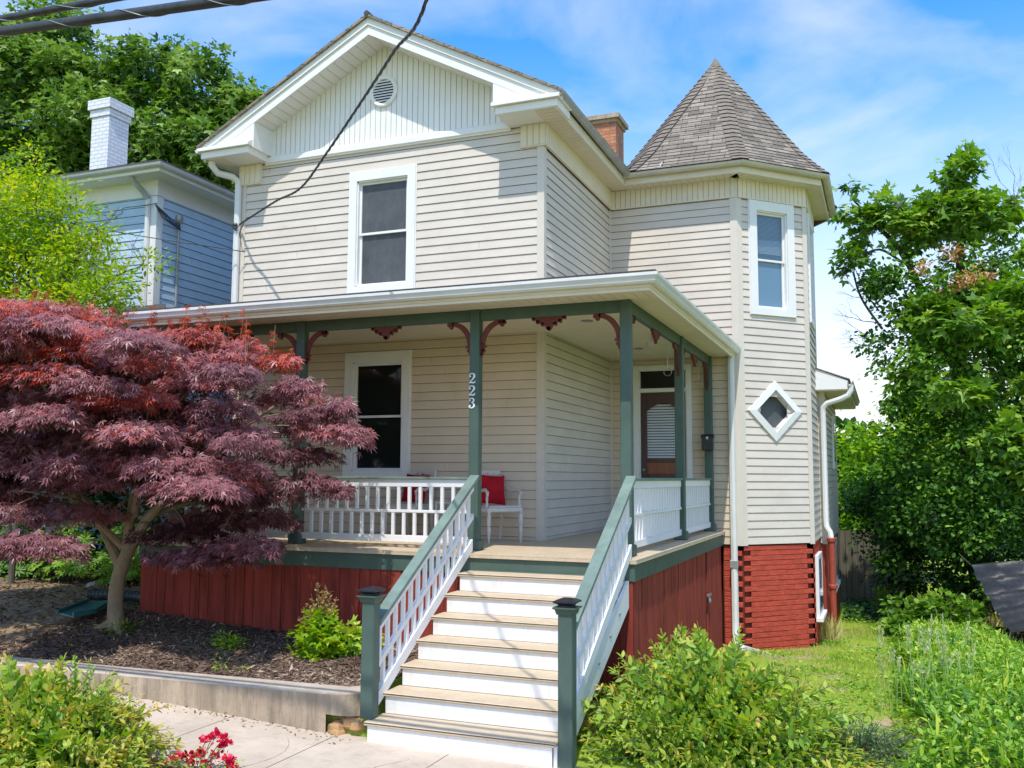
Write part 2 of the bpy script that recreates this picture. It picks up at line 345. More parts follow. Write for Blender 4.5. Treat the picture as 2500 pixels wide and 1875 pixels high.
def tag(o, label=None, cat=None, group=None, kind=None):
    if label: o['label'] = label
    if cat: o['category'] = cat
    if group: o['group'] = group
    if kind: o['kind'] = kind
    return o
def thing(name, loc, label, cat, group=None):
    o = bpy.data.objects.new(name, None); o.empty_display_size = .2; col.objects.link(o); o.location = loc
    WL[o.name] = tuple(loc); return tag(o, label, cat, group)
def box_obj(name, mat, parent, *a, b=.006):
    return MB().bbox(*a, b=b).build(name, mat, parent)
SAT = 1.38; CLOUD = (7.6, 7.6, 7.8, 1); SKYS = .15; SUNE = 4.2; SKYV = 2.1
# ------------------------------------------------------------------ terrain height
def interp(x, xs, ys): return float(np.interp(x, xs, ys))
def side_z(x): return interp(x, [-40, -12, -7, -4.6, -2.8, -1.3, -.3, 0, 3, 10, 40], [.5, .30, .21, .170, .150, .07, .02, 0, -.05, -.2, -.5])
def sm(a, b, x):
    t = min(1, max(0, (x - a) / (b - a))); return t * t * (3 - 2 * t)
def h(x, y):
    zs = side_z(x)
    tb = min(1, max(0, (y + 4.42) / 2.0))
    bed = interp(x, [-12, -4.6, -2.8, -1.3, 0], [.29, .30, .33, .355, .375]) * (1 - tb) + tb * interp(x, [-12, -6, -4.6, -2.5, 0], [.75, .62, .585, .47, .40])
    bed += .12 * sm(-2, 3, y) + .03 * noise.noise(Vector((x * .7, y * .7, 0)))
    yard = interp(y, [-5, -2.2, 1.9, 3.5, 4.4, 10, 20, 60], [0, .03, -.19, -.41, -.44, -.72, -1.0, -1.6])
    yard += .025 * noise.noise(Vector((x * .9, y * .9, 3)))
    yard += .14 * sm(4.5, 5.0, x) * (1 - sm(5.9, 6.5, x)) - .25 * sm(6.0, 6.8, x)
    ss = sm(-.12, .0, x) if y < -2.35 else sm(.2, 1.2, x)
    back = bed * (1 - ss) + yard * ss
    k = sm(-4.62, -4.50, y) if x < .3 else sm(-4.9, -4.3, y)
    z = zs * (1 - k) + back * k
    if y < -7.45: z = zs - .14
    return z

def sheet(name, xs, ys, mat, dz, mask=None, kind='structure'):
    V = []; F = []; nx = len(xs)
    for y in ys:
        for x in xs: V.append((x, y, h(x, y) + dz))
    for j in range(len(ys) - 1):
        for i in range(nx - 1):
            cx, cy = (xs[i] + xs[i + 1]) / 2, (ys[j] + ys[j + 1]) / 2
            if mask and not mask(cx, cy): continue
            F.append((j * nx + i, j * nx + i + 1, (j + 1) * nx + i + 1, (j + 1) * nx + i))
    mb = MB(); mb.mesh(V, F); o = mb.build(name, mat, None, smooth=True); tag(o, kind=kind); return o
xs = [-300, -120, -60, -35, -22] + list(np.arange(-16, -.2, .25)) + [-.12, -.06, 0] + list(np.arange(.25, 12.01, .25)) + [14, 18, 25, 40, 80, 160, 300]
ys = [-300, -120, -60, -35, -20, -12, -9] + [-7.46, -7.44] + list(np.arange(-7.25, -4.7, .25)) + [-4.62, -4.56, -4.5] + list(np.arange(-4.25, 20, .25)) + [22, 26, 35, 60, 120, 300]
g = sheet('ground', xs, ys, 'ground', 0)
tag(sheet('street', [-300, -60, -20] + list(np.arange(-16, 16, 1.)) + [20, 60, 300], [-15.5, -14, -12, -10, -8.5, -7.62], 'asphalt', .012), kind='structure')
mb = MB()
path = [(x, -7.46, side_z(x) + .0) for x in np.arange(-16, 16.1, 1.)]
mb.sweep([(0, -.2), (.16, -.2), (.16, -.005), (.14, .014), (0, .014)], path); tag(mb.build('kerb', 'conctop'), kind='structure')

# sidewalk slabs: one sheet, saw-cut joints as grooves
def sidewalk():
    mb = MB(); js = [-15.25 + 1.15 * i for i in range(27)]
    for a, b in zip(js[:-1], js[1:]):
        a += .004; b -= .004; n = 5
        for i in range(n):
            x0, x1 = a + (b - a) * i / n, a + (b - a) * (i + 1) / n
            z0, z1 = side_z(x0) + .012, side_z(x1) + .012
            mb.face([(x0, -6.0, z0), (x1, -6.0, z1), (x1, -4.60, z1), (x0, -4.60, z0)])
            mb.face([(x0, -6.0, z0 - .1), (x1, -6.0, z1 - .1), (x1, -6.0, z1), (x0, -6.0, z0)])
    mb.mi = 1
    for cr in ([(-.62, -5.0), (-.5, -5.15), (-.42, -5.32), (-.40, -5.5), (-.44, -5.72), (-.52, -5.98)], [(-3.3, -4.75), (-3.1, -5.0), (-3.12, -5.3), (-2.9, -5.6)], [(-2.1, -4.8), (-1.9, -4.9), (-1.62, -4.88)], [(.35, -5.98), (.5, -5.6), (.46, -5.3), (.62, -5.0)]):
        for (a, b), (c, d) in zip(cr[:-1], cr[1:]):
            for t in range(4):
                x0, y0_, x1, y1_ = a + (c - a) * t / 4, b + (d - b) * t / 4, a + (c - a) * (t + 1) / 4, b + (d - b) * (t + 1) / 4; w_ = random.uniform(.001, .0035)
                mb.face([(x0 - w_, y0_, side_z(x0) + .0135), (x0 + w_, y0_, side_z(x0) + .0135), (x1 + w_, y1_, side_z(x1) + .0135), (x1 - w_, y1_, side_z(x1) + .0135)])
    return tag(mb.build('sidewalk', ['sidewalk', 'groove']), kind='structure')
sidewalk()
js = list(np.arange(-6.3, .01, .15))
tag(sheet('mulch_bed', js, list(np.arange(-4.45, -2.3, .15)), 'mulch', .014, lambda x, y: x > -5.2 + .35 * math.sin(y * 3)), kind='structure')
tag(sheet('leaf_litter_ground', list(np.arange(-16, -4.2, .2)), list(np.arange(-4.4, 4.0, .2)), 'litter', .007), kind='structure')
tag(sheet('planting_strip', list(np.arange(-12, 12.1, .25)), list(np.arange(-7.25, -5.99, .2)), 'mulch', .012), kind='structure')
tag(sheet('side_path', list(np.arange(6.35, 11, .25)), list(np.arange(-6, 15, .5)), 'litter', .012), kind='structure')

# retaining wall, rounded nose at the stair end
def retaining():
    o = thing('retaining_wall', (-3, -4.6, .2), 'low stained concrete retaining wall with rounded end left of the stairs', 'wall')
    mb = MB(); top = MB()
    def ztop(x): return interp(x, [-12, -4.6, -2.8, -1.3, -.3, 0], [.34, .350, .368, .388, .402, .41])
    xs_ = [-12, -9, -7, -5.5, -4.6, -3.7, -2.8, -2, -1.3, -.8, -.42]
    fr = [(x, -4.70) for x in xs_] + [(-.30, -4.685), (-.20, -4.64), (-.13, -4.57), (-.10, -4.48), (-.10, -4.38)]
    bk = [(x, -4.42) for x in xs_] + [(-.34, -4.42), (-.32, -4.42), (-.30, -4.41), (-.28, -4.40), (-.26, -4.38)]
    for i in range(len(fr) - 1):
        (a, b), (c, d) = fr[i], fr[i + 1]; (e, f), (g_, k) = bk[i], bk[i + 1]
        und = .18 if a > -.45 else -.25           # undercut nose
        z0 = side_z(a) + und if a > -.45 else side_z(a) - .25; z1 = side_z(c) + und if a > -.45 else side_z(c) - .25
        zt0, zt1 = ztop(a), ztop(c)
        mb.face([(a, b, z0), (c, d, z1), (c, d, zt1 - .015), (a, b, zt0 - .015)])
        top.face([(a, b, zt0 - .015), (c, d, zt1 - .015), (c, d + .015 if a < -.45 else d, zt1), (a, b + .015 if a < -.45 else b, zt0)])
        top.face([(a, b + .015 if a < -.45 else b, zt0), (c, d + .015 if a < -.45 else d, zt1), (g_, k, zt1 + .004), (e, f, zt0 + .004)])
        mb.face([(c, d, z1), (a, b, z0), (e, f, z0), (g_, k, z1)]); mb.face([(e, f, z0), (g_, k, z1), (g_, k, zt1), (e, f, zt0)][::-1])
    mb.face([(-.10, -4.38, .2), (-.26, -4.38, .2), (-.26, -4.38, .38), (-.10, -4.38, .38)])
    mb.build('wall_body', 'concrete', o); top.build('wall_coping', 'conctop', o)
    r = MB()
    for k in range(9):
        c = Vector((-.28 + random.uniform(-.1, .16), -4.56 + random.uniform(-.1, .14), .05 + random.uniform(-.03, .10))); s_ = random.uniform(.05, .11)
        r.lathe(c, [(.2 * s_, -s_ * .8), (s_, -.3 * s_), (s_ * .9, .3 * s_), (.3 * s_, .7 * s_)], 7)
    tag(r.build('rubble_pile', 'clay', None), 'ochre clay and broken rubble under the rounded wall end beside the stairs', 'rubble')
retaining()

# ------------------------------------------------------------------ the house
H = thing('house', (0, 0, 0), 'cream sided two storey Victorian house with corner turret, wraparound porch and wide front stairs', 'house')
XL = -5.30; WBY = 3.50; XA = 2.23; q_ = 1.05; XB, YB = 3.28, 4.55; YC = 6.35
DZ = 1.52; CZ = 4.455; FZ = 7.17; SZ = 7.50; BZ = 1.306
s2 = 2 ** -.5
# windows as holes (u measured from wall origin)
UW = (-3.22, -2.055, 5.205, 7.14); LW = (-3.225, -2.095, 2.36, 4.275)
hole = lambda w, x0: (w[0] - x0 + .06, w[1] - x0 - .06, w[2] + .06, w[3] - .06)
mb = MB(); mb.siding((XL, 0), (1, 0), 5.30, BZ, CZ + .05, (0, -1), [hole(LW, XL)]); mb.build('porch_wall', ['porchlightvinyl', 'lapline'], H)
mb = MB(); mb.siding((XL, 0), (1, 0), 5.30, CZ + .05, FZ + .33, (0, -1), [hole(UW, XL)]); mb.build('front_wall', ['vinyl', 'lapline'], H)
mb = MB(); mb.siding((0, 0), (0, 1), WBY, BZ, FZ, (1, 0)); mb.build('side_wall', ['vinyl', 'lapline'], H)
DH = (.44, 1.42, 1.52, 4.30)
mb = MB(); mb.siding((0, WBY), (1, 0), XA, BZ, CZ + .02, (0, -1), [DH]); mb.build('porch_wall', ['porchlightvinyl', 'lapline'], H)
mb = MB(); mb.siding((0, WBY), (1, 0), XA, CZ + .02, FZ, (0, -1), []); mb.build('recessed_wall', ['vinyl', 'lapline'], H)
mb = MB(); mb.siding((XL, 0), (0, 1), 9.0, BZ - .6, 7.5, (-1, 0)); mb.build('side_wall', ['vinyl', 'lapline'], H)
# turret faces
TU = (s2, s2); TN = (s2, -s2); TL = math.hypot(XB - XA, YB - WBY)
tw = (.249, 1.199, 5.17, 7.16)
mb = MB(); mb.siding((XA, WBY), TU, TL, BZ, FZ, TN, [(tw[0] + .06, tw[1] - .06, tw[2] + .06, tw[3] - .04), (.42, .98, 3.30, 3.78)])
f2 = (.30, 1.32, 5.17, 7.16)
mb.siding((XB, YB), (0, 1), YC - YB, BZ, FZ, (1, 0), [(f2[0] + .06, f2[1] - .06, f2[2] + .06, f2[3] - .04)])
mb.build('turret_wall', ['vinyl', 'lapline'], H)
# core blocks behind siding
core = MB()
core.box(XL + .02, -.02, .30, 9.0, -.8, 7.7); core.box(-.02, XA - .10, WBY + .28, 9, -.8, 7.7)
core.prism([(XA - .1, WBY + .30, -.8), (XB - .28, YB + .12, -.8), (XB - .28, YC, -.8), (XA - .1, YC, -.8)], (0, 0, 8.4)); core.build('wall_core', 'blackslot', H)
# corner boards
def corner(name, x, y, d1, d2, z0, z1, w=.085, t=.024, mat='trimbeige'):
    """outside corner board: legs run from (x,y) along 2-D directions d1 and d2"""
    a = Vector((x, y)); d1 = Vector(d1); d2 = Vector(d2)
    n1 = Vector((-d1.y, d1.x)); n1 = n1 if n1.dot(d2) < 0 else -n1
    n2 = Vector((-d2.y, d2.x)); n2 = n2 if n2.dot(d1) < 0 else -n2
    mv = (n1 + n2); mv = mv / mv.dot(n1) * t
    pts = [a + d1 * w + n1 * .0, a + d1 * w + n1 * t, a + mv, a + d2 * w + n2 * t, a + d2 * w, a]
    m_ = MB(); m_.prism([(p.x, p.y, z0) for p in pts], (0, 0, z1 - z0)); return m_.build(name, mat, H)
corner('corner_board', 0, 0, (-1, 0), (0, 1), BZ, FZ); corner('corner_board', XL, 0, (1, 0), (0, 1), BZ - .5, FZ)
corner('corner_board', XA, WBY, (-1, 0), TU, BZ - .02, FZ, w=.10); corner('corner_board', XB, YB, (-s2, -s2), (0, 1), BZ - .02, FZ)
corner('corner_board', XB, YC, (0, -1), (-1, 0), BZ, FZ)
MB().bbox(.0, .035, WBY - .035, WBY, BZ, FZ).build('corner_board', 'trimbeige', H)
MB().sweep([(0, 0), (.03, 0), (.03, .03), (0, .03)], [(XL + .02, 0, BZ - .03), (0, 0, BZ - .03)]).build('base_trim', 'trimbeige', H)

# frieze boards (vertical panel strips)
def frieze(P0, U, n, length, z0=FZ, z1=SZ):
    m_ = MB(); m_.strips((P0[0] + n[0] * .028, P0[1] + n[1] * .028, 0), (U[0], U[1], 0), (0, 0, 1), length, .093, z0, z1, (n[0], n[1], 0), gap=.011, th=.008)
    fl = [(P0[0], P0[1], z0 - .004), (P0[0] + U[0] * length, P0[1] + U[1] * length, z0 - .004)]
    m_.prism([(p[0] + n[0] * o, p[1] + n[1] * o, z0 - .004) for p, o in ((fl[0], 0), (fl[1], 0), (fl[1], .042), (fl[0], .042))], (0, 0, .018))
    return m_.build('frieze_board', ['soffit', 'groovelight'], H)
frieze((.03, 0), (0, 1), (1, 0), WBY); frieze((.03, WBY), (1, 0), (0, -1), XA - .02)
frieze((XA + .02, WBY), TU, TN, TL - .02); frieze((XB, YB + .01), (0, 1), (1, 0), YC - YB)
for x0, x1 in ((-5.34, -4.91), (-.335, .066)):
    m_ = MB(); m_.box(x0, x1, -.052, .0, 7.17, SZ); m_.strips((x0 + .012, -.053, 0), (1, 0, 0), (0, 0, 1), x1 - x0 - .024, .093, 7.19, SZ, (0, -1, 0), gap=.011, th=.008, back=1)
    m_.build('frieze_block', ['soffit', 'groovelight'], H)
MB().box(XL - .05, XL, -.05, 8.5, FZ, SZ).build('frieze_board', 'soffit', H)

# main gable
AX, AZ, SL_ = -2.65, 9.15, .53
gz = lambda x: AZ - SL_ * abs(x - AX)
m_ = MB(); m_.strips((XL, -.012, 0), (1, 0, 0), (0, 0, 1), 5.3, .0935, 7.60, lambda u: max(7.60, gz(XL + u)), (0, -1, 0), gap=.012, th=.008)
m_.build('gable_wall', ['whitetrim', 'groovelight'], H)
# horizontal band under the gable
MB().sweep([(0, 0), (.05, .0), (.05, .02), (.075, .03), (.075, .11), (.03, .15), (0, .155)], [(-4.83, 0, 7.46), (-.5, 0, 7.46)]).build('gable_band', 'whitetrim', H)
RY = -.52
def rake(sgn, y0, y1, zoff0, zoff1, name, mat, xend):
    # sloping board; zoff measured from gz at same x
    e = AX + sgn * xend
    p = [(AX, y0, AZ + zoff0), (e, y0, AZ - SL_ * xend + zoff0), (e, y0, AZ - SL_ * xend + zoff1), (AX, y0, AZ + zoff1)]
    return MB().prism(p, (0, y1 - y0, 0)).build(name, mat, H)
for sg in (-1, 1):
    rake(sg, RY, RY + .03, -.05, .115, 'rake_fascia', 'whitetrim', 3.05)
    rake(sg, RY - .025, RY + .01, .10, .205, 'rake_moulding', 'whitetrim', 3.12)
    # soffit strips under the rake
    m_ = MB(); ln = 2.1 * math.hypot(1, SL_); U = Vector((sg, 0, -SL_)).normalized(); nn = Vector((-SL_ * sg, 0, -1)).normalized()
    m_.strips(Vector((AX, RY + .028, AZ - .012)), U, (0, 1, 0), ln, .15, 0, -RY - .02, nn, gap=.010, th=.006)
    m_.build('rake_soffit', ['whitetrim', 'groovelight'], H)
    # boxed return: upright panel block + sloped top
    xi = AX + sg * 2.07; xo = AX + sg * 3.02
    zt = lambda x: gz(x) - .03
    MB().prism([(xi, RY + .004, 7.60), (xo, RY + .004, 7.60), (xo, RY + .004, zt(xo)), (xi, RY + .004, zt(xi))], (0, -RY - .01, 0)).build('return_panel', 'whitetrim', H)
    a, b = sorted((AX + sg * 2.13, AX + sg * 3.06))
    MB().bbox(a, b, -.57, -.0, SZ + .005, SZ + .115).build('return_box', 'whitetrim', H)
    mb = MB(); c, d = a - .045, b + .045
    mb.prism([(c, -.63, SZ + .117), (c, -.63, SZ + .160), (c, -.50, SZ + .235), (c, -.05, SZ + .24), (c, -.05, SZ + .117)], (d - c, 0, 0)); mb.build('return_ledge', 'whitetrim', H)
# roof slabs
for sg in (-1, 1):
    mb = MB(); y0, y1 = RY - .07, 9.4; xe = 3.14; n = 20
    top = lambda x: gz(x) + .225
    p = [(AX, y0, AZ + .205), (AX + sg * xe, y0, AZ - SL_ * xe + .205), (AX + sg * xe, y0, AZ - SL_ * xe + .245), (AX, y0, AZ + .255)]
    mb.prism(p, (0, y1 - y0, 0)); mb.build('main_roof', 'shingle', H)
MB().tube([(AX, RY - .08, AZ + .255), (AX, 9.3, AZ + .255)], .045, 6).build('ridge_cap', 'shingleflat', H)
# right eave: soffit, fascia, gutter continuing round turret
EY0 = -.50
EV = [(.36, EY0), (.36, 3.16), (2.36, 3.16), (3.56, 4.39), (3.56, 6.75), (3.0, 7.5)]     # soffit outer line
m_ = MB(); m_.strips((.05, EY0 + .0, SZ + .004), (0, 1, 0), (1, 0, 0), 3.66, .12, 0, lambda u: .31, (0, 0, -1), gap=.009, th=.006); m_.build('eave_soffit', ['soffit', 'groovelight'], H)
m_ = MB(); m_.strips((.36, 3.16, SZ + .004), (1, 0, 0), (0, 1, 0), 1.95, .12, 0, .31, (0, 0, -1), gap=.009, th=.006)
U = Vector((1.20, 1.23, 0)).normalized(); V = Vector((-U.y, U.x, 0)); L3 = math.hypot(1.2, 1.23)
m_.strips((2.36, 3.16, SZ + .004), U, V, L3, .12, 0, lambda u: .31, (0, 0, -1), gap=.009, th=.006)
m_.strips((3.56, 4.39, SZ + .003), (0, 1, 0), (-1, 0, 0), 2.3, .12, 0, .26, (0, 0, -1), gap=.009, th=.006)
m_.build('turret_soffit', ['soffit', 'groovelight'], H)
MB().prism([(2.0, 3.2, SZ + .012), (2.36, 3.17, SZ + .012), (3.55, 4.4, SZ + .012), (3.55, 6.7, SZ + .012), (2.4, 6.7, SZ + .012), (2.0, 4.0, SZ + .012)], (0, 0, .1)).build('soffit_infill', 'soffit', H)
MB().box(-.02, .37, 3.10, 3.55, SZ + .008, SZ + .05).build('soffit_infill', 'soffit', H)
MB().prism([(XA - .10, WBY + .02, FZ + .002), (XA - .02, WBY - .032, FZ + .002), (XA + .022, WBY - .026, FZ + .002), (XA + .09, WBY + .05, FZ + .002)], (0, 0, SZ - FZ)).build('frieze_board', 'soffit', H)
MB().sweep([(-.02, .0), (.015, 0), (.015, .15), (-.02, .15)], [(x, y, SZ - .01) for x, y in [(.36, -.52)] + EV[1:]][::1]).build('eave_fascia', 'soffit', H)
def halfround(r=.065, n=7, th=.006):
    o = [(r + r * math.cos(math.pi + math.pi * i / n), r * math.sin(math.pi + math.pi * i / n)) for i in range(n + 1)]
    i_ = [(r + (r - th) * math.cos(math.pi + math.pi * i / n), (r - th) * math.sin(math.pi + math.pi * i / n)) for i in range(n + 1)]
    return [(2 * r + .008, .004)] + o[::-1] + i_
hr = halfround()
MB().sweep(hr, [(.38, -.60, 7.70), (.38, 3.14, 7.66)]).build('gutter', 'galv', H, smooth=True)
MB().sweep(hr, [(x, y, 7.655) for x, y in [(.385, 3.14), (2.37, 3.14), (3.58, 4.38), (3.58, 6.8), (3.0, 7.55)]]).build('gutter', 'guttertan', H, smooth=True)
for yy in (0.35, 1.3, 2.2): MB().sweep([(.0, -.004), (.134, -.004), (.134, .012), (0, .012)], [(.38, yy, 7.695), (.38, yy + .03, 7.695)]).build('gutter_strap', 'galv', H)
gj = MB()
for (x, y) in ((1.25, 3.14), (2.0, 3.14)): gj.sweep([(a * 1.06 - .004, b * 1.08) for a, b in hr], [(x, y, 7.655), (x + .02, y, 7.655)])
for t in (.25, .62, .8): gj.sweep([(a * 1.06 - .004, b * 1.08) for a, b in hr], [(2.37 + 1.21 * t, 3.14 + 1.24 * t, 7.655), (2.37 + 1.21 * (t + .012), 3.14 + 1.24 * (t + .012), 7.655)])
gj.build('gutter_strap', 'guttertan', H, smooth=True)
# left eave gutter end
MB().sweep(hr, [(-5.68, 8.5, 7.66), (-5.68, -.60, 7.66)]).build('gutter', 'gutterwhite', H, smooth=True)
MB().box(-5.66, XL, -.5, 9, SZ, SZ + .03).build('eave_soffit', 'soffit', H)
MB().box(-5.68, -5.64, -.5, 9, SZ, SZ + .17).build('eave_fascia', 'soffit', H)
# white flashing + low roof patch by the turret
MB().prism([(.30, 3.10, 7.70), (1.25, 3.10, 7.70), (1.1, 4.6, 8.25), (-.3, 4.6, 8.25)], (0, 0, .03)).build('valley_roof', 'shingle', H)
MB().prism([(.36, 3.11, 7.735), (1.02, 3.11, 7.735), (1.05, 3.16, 7.83), (.9, 3.3, 7.80), (.36, 3.4, 7.77)], (0, 0, .008)).build('valley_flashing', 'white', H)

# turret roof: stepped shingle courses on an octagon
TP = [(.45, 3.085), (2.385, 3.085), (3.70, 4.40), (3.70, 6.75), (2.5, 8.0), (.6, 8.0), (-.45, 6.9), (-.45, 4.25)]
TC = Vector((1.62, 5.4)); TZ = 10.53
def prof(r): return float(np.interp(r, [0, .06, .42, .80, .92, 1.0], [TZ, TZ - .19, 9.28, 8.15, 7.87, 7.70]))
mb = MB(); rs = []
r_ = 1.0
while r_ > .03: rs.append(r_); r_ -= .0355
rs.append(0)
for i in range(len(rs) - 1):
    a, b = rs[i], rs[i + 1]; za, zb = prof(a), prof(b); up = .016
    A = [(TC.x + (x - TC.x) * (a + .004), TC.y + (y - TC.y) * (a + .004), za + up * .3) for x, y in TP]
    B = [(TC.x + (x - TC.x) * b, TC.y + (y - TC.y) * b, zb) for x, y in TP]
    A0 = [(TC.x + (x - TC.x) * a * .985, TC.y + (y - TC.y) * a * .985, za - .012) for x, y in TP]
    for j in range(8):
        k = (j + 1) % 8
        mb.face([A[j], A[k], B[k], B[j]]); mb.mi = 1; mb.face([A0[j], A0[k], A[k], A[j]]); mb.mi = 0
mb.build('turret_roof', ['shingle', 'blackslot'], H)
hip = MB()
for j in range(8):
    x, y = TP[j]; pts = []
    d = (Vector((x, y)) - TC); t = Vector((-d.y, d.x)).normalized()
    for i in range(len(rs) - 1):
        a, b = rs[i], rs[i + 1]
        w = .145 * min(1, a * 3 + .1)
        if a < .05: continue
        c0 = TC + d * (a + .006); c1 = TC + d * (b + .0)
        z0, z1 = prof(a) + .018, prof(b) + .012
        lo = .05
        e0a = c0 - t * w - d.normalized() * lo; e0b = c0 + t * w - d.normalized() * lo; e1a = c1 - t * w - d.normalized() * lo; e1b = c1 + t * w - d.normalized() * lo
        hip.face([(e0a.x, e0a.y, z0), (c0.x, c0.y, z0), (c1.x, c1.y, z1), (e1a.x, e1a.y, z1)])
        hip.face([(c0.x, c0.y, z0), (e0b.x, e0b.y, z0), (e1b.x, e1b.y, z1), (c1.x, c1.y, z1)])
        hip.mi = 1; hip.face([(e0a.x, e0a.y, z0 - .02), (c0.x, c0.y, z0 - .02), (c0.x, c0.y, z0), (e0a.x, e0a.y, z0)]); hip.face([(c0.x, c0.y, z0 - .02), (e0b.x, e0b.y, z0 - .02), (e0b.x, e0b.y, z0), (c0.x, c0.y, z0)]); hip.mi = 0
hipmat = paint('hip_shingles', (.23, .192, .15), rough=.95, var=.3, scale=9, dirt=.4, dirtc=(.11, .09, .07), bump=.6, bscale=90)
hip.build('hip_cap', [hipmat, 'blackslot'], H)
MB().lathe((TC.x, TC.y, TZ - .17), [(.15, 0), (.07, .13), (.0, .24)], 8).build('roof_peak_cap', hipmat, H)

# brick chimney behind the ridge
ch = MB(); ch.box(-1.80, -1.08, 7.9, 8.6, 8.0, 10.60); ch.build('chimney', 'oldbrick', H)
c2 = MB(); c2.box(-1.84, -1.04, 7.86, 8.64, 10.60, 10.68); c2.box(-1.90, -.98, 7.8, 8.7, 10.68, 10.78); c2.build('chimney_cap', 'concrete', H)

# gable vent
vt = MB(); n = 28
for a in range(n):
    t0, t1 = 2 * math.pi * a / n, 2 * math.pi * (a + 1) / n
    P = lambda t, rr, y: (-2.645 + rr * math.cos(t), y, 8.392 + rr * math.sin(t) * 1.05)
    for (r0, y0_, r1, y1_) in ((.245, -.02, .245, -.055), (.245, -.055, .225, -.065), (.225, -.065, .185, -.055), (.185, -.055, .18, -.015)):
        vt.face([P(t0, r0, y0_), P(t0, r1, y1_), P(t1, r1, y1_), P(t1, r0, y0_)])
VT = vt.build('gable_vent', 'whitetrim', H, smooth=True)
MB().prism([(-2.645 + .185 * math.cos(2 * math.pi * i / 24), -.024, 8.392 + .194 * math.sin(2 * math.pi * i / 24)) for i in range(24)], (0, .01, 0)).build('vent_opening', 'blackslot', VT)
sl = MB()
for i in range(8):
    z = 8.392 - .155 + i * .0443; w = math.sqrt(max(.001, .185 ** 2 - ((z - 8.392) / 1.05) ** 2))
    sl.prism([(-2.645 - w, -.03, z + .012), (-2.645 - w, -.052, z - .014), (-2.645 - w, -.052, z - .006), (-2.645 - w, -.03, z + .020)], (2 * w, 0, 0))
sl.build('louvre_slat', 'whitetrim', VT)

# windows -----------------------------------------------------------
def window(P0, U, n, w, kind, tr=.11, name='window', label=None):
    """w=(u0,u1,z0,z1) outer size of casing. P0/U/n 2-D frame. parts: sash, pane, sill"""
    u0, u1, z0, z1 = w
    def bx(mb, a, b, o0, o1, c, d):
        pts = [(P0[0] + U[0] * u + n[0] * o, P0[1] + U[1] * u + n[1] * o, c) for u, o in ((a, o0), (b, o0), (b, o1), (a, o1))]
        mb.prism(pts, (0, 0, d - c))
    c = MB()
    bx(c, u0, u0 + tr, 0, .05, z0, z1); bx(c, u1 - tr, u1, 0, .05, z0, z1)
    bx(c, u0 + tr, u1 - tr, 0, .048, z1 - tr * 1.1, z1); bx(c, u0 + tr, u1 - tr, 0, .048, z0, z0 + tr * .8)
    # inner edge bead and J-channel
    bx(c, u0 - .014, u0, 0, .03, z0 - .01, z1 + .012); bx(c, u1, u1 + .014, 0, .03, z0 - .01, z1 + .012); bx(c, u0, u1, 0, .030, z1, z1 + .012)
    a, b, lo, hi = u0 + tr, u1 - tr, z0 + tr * .8, z1 - tr * 1.1
    # jamb (reveal)
    bx(c, a - .002, a + .02, -.12, .02, lo, hi); bx(c, b - .02, b + .002, -.12, .02, lo, hi); bx(c, a, b, -.12, .02, hi - .02, hi); bx(c, a, b, -.12, .02, lo, lo + .02)
    W_ = c.build(name, 'white', H)
    if label: W_['label'] = label
    fr = MB(); a += .02; b -= .02; lo += .02; hi -= .02; mid = (lo + hi) / 2 - .0; f = .035
    for (zz0, zz1, o) in ((mid - .018, hi, -.028), (lo, mid + .018, -.055)):
        bx(fr, a, a + f, o - .03, o, zz0, zz1); bx(fr, b - f, b, o - .03, o, zz0, zz1); bx(fr, a + f, b - f, o - .03, o, zz1 - f, zz1); bx(fr, a + f, b - f, o - .03, o, zz0, zz0 + f)
    fr.build('sash', 'white', W_)
    for (zz0, zz1, o, gi) in ((mid + .017, hi - f, -.045, 0), (lo + f, mid - .017, -.072, 1)):
        g_ = MB(); p = [(P0[0] + U[0] * u + n[0] * o, P0[1] + U[1] * u + n[1] * o, z) for u, z in ((a + f, zz0), (b - f, zz0), (b - f, zz1), (a + f, zz1))]
        g_.face(p if (U[0] * n[1] - U[1] * n[0]) < 0 else p[::-1]); g_.build('pane', kind[gi], W_)
    if 'glassclear' in kind:
        bl = MB(); z = hi - .02
        while z > mid + .14:
            p = [(P0[0] + U[0] * u + n[0] * o, P0[1] + U[1] * u + n[1] * o, z + dz) for u, o, dz in ((a + f * .5, -.10, 0), (b - f * .5, -.10, 0), (b - f * .5, -.085, -.021), (a + f * .5, -.085, -.021))]
            bl.face(p); z -= .022
        bl.build('blind', 'blind', W_)
    return W_
window((XL, 0), (1, 0), (0, -1), (UW[0] - XL, UW[1] - XL, UW[2], UW[3]), ('screen', 'screen'), tr=.135, label='upper front window with grey insect screens mottled with painted reflections')
window((XL, 0), (1, 0), (0, -1), (LW[0] - XL, LW[1] - XL, LW[2], LW[3]), ('glass', 'glass'), tr=.13, label='ground floor window with dark glass under the porch roof')
window((XA, WBY), TU, TN, tw, ('glassclear', 'glasssky'), tr=.15, label='narrow turret window with white blind half down')
window((XB, YB), (0, 1), (1, 0), f2, ('glasssky', 'glasssky'), tr=.14, label='turret window facing the side yard')
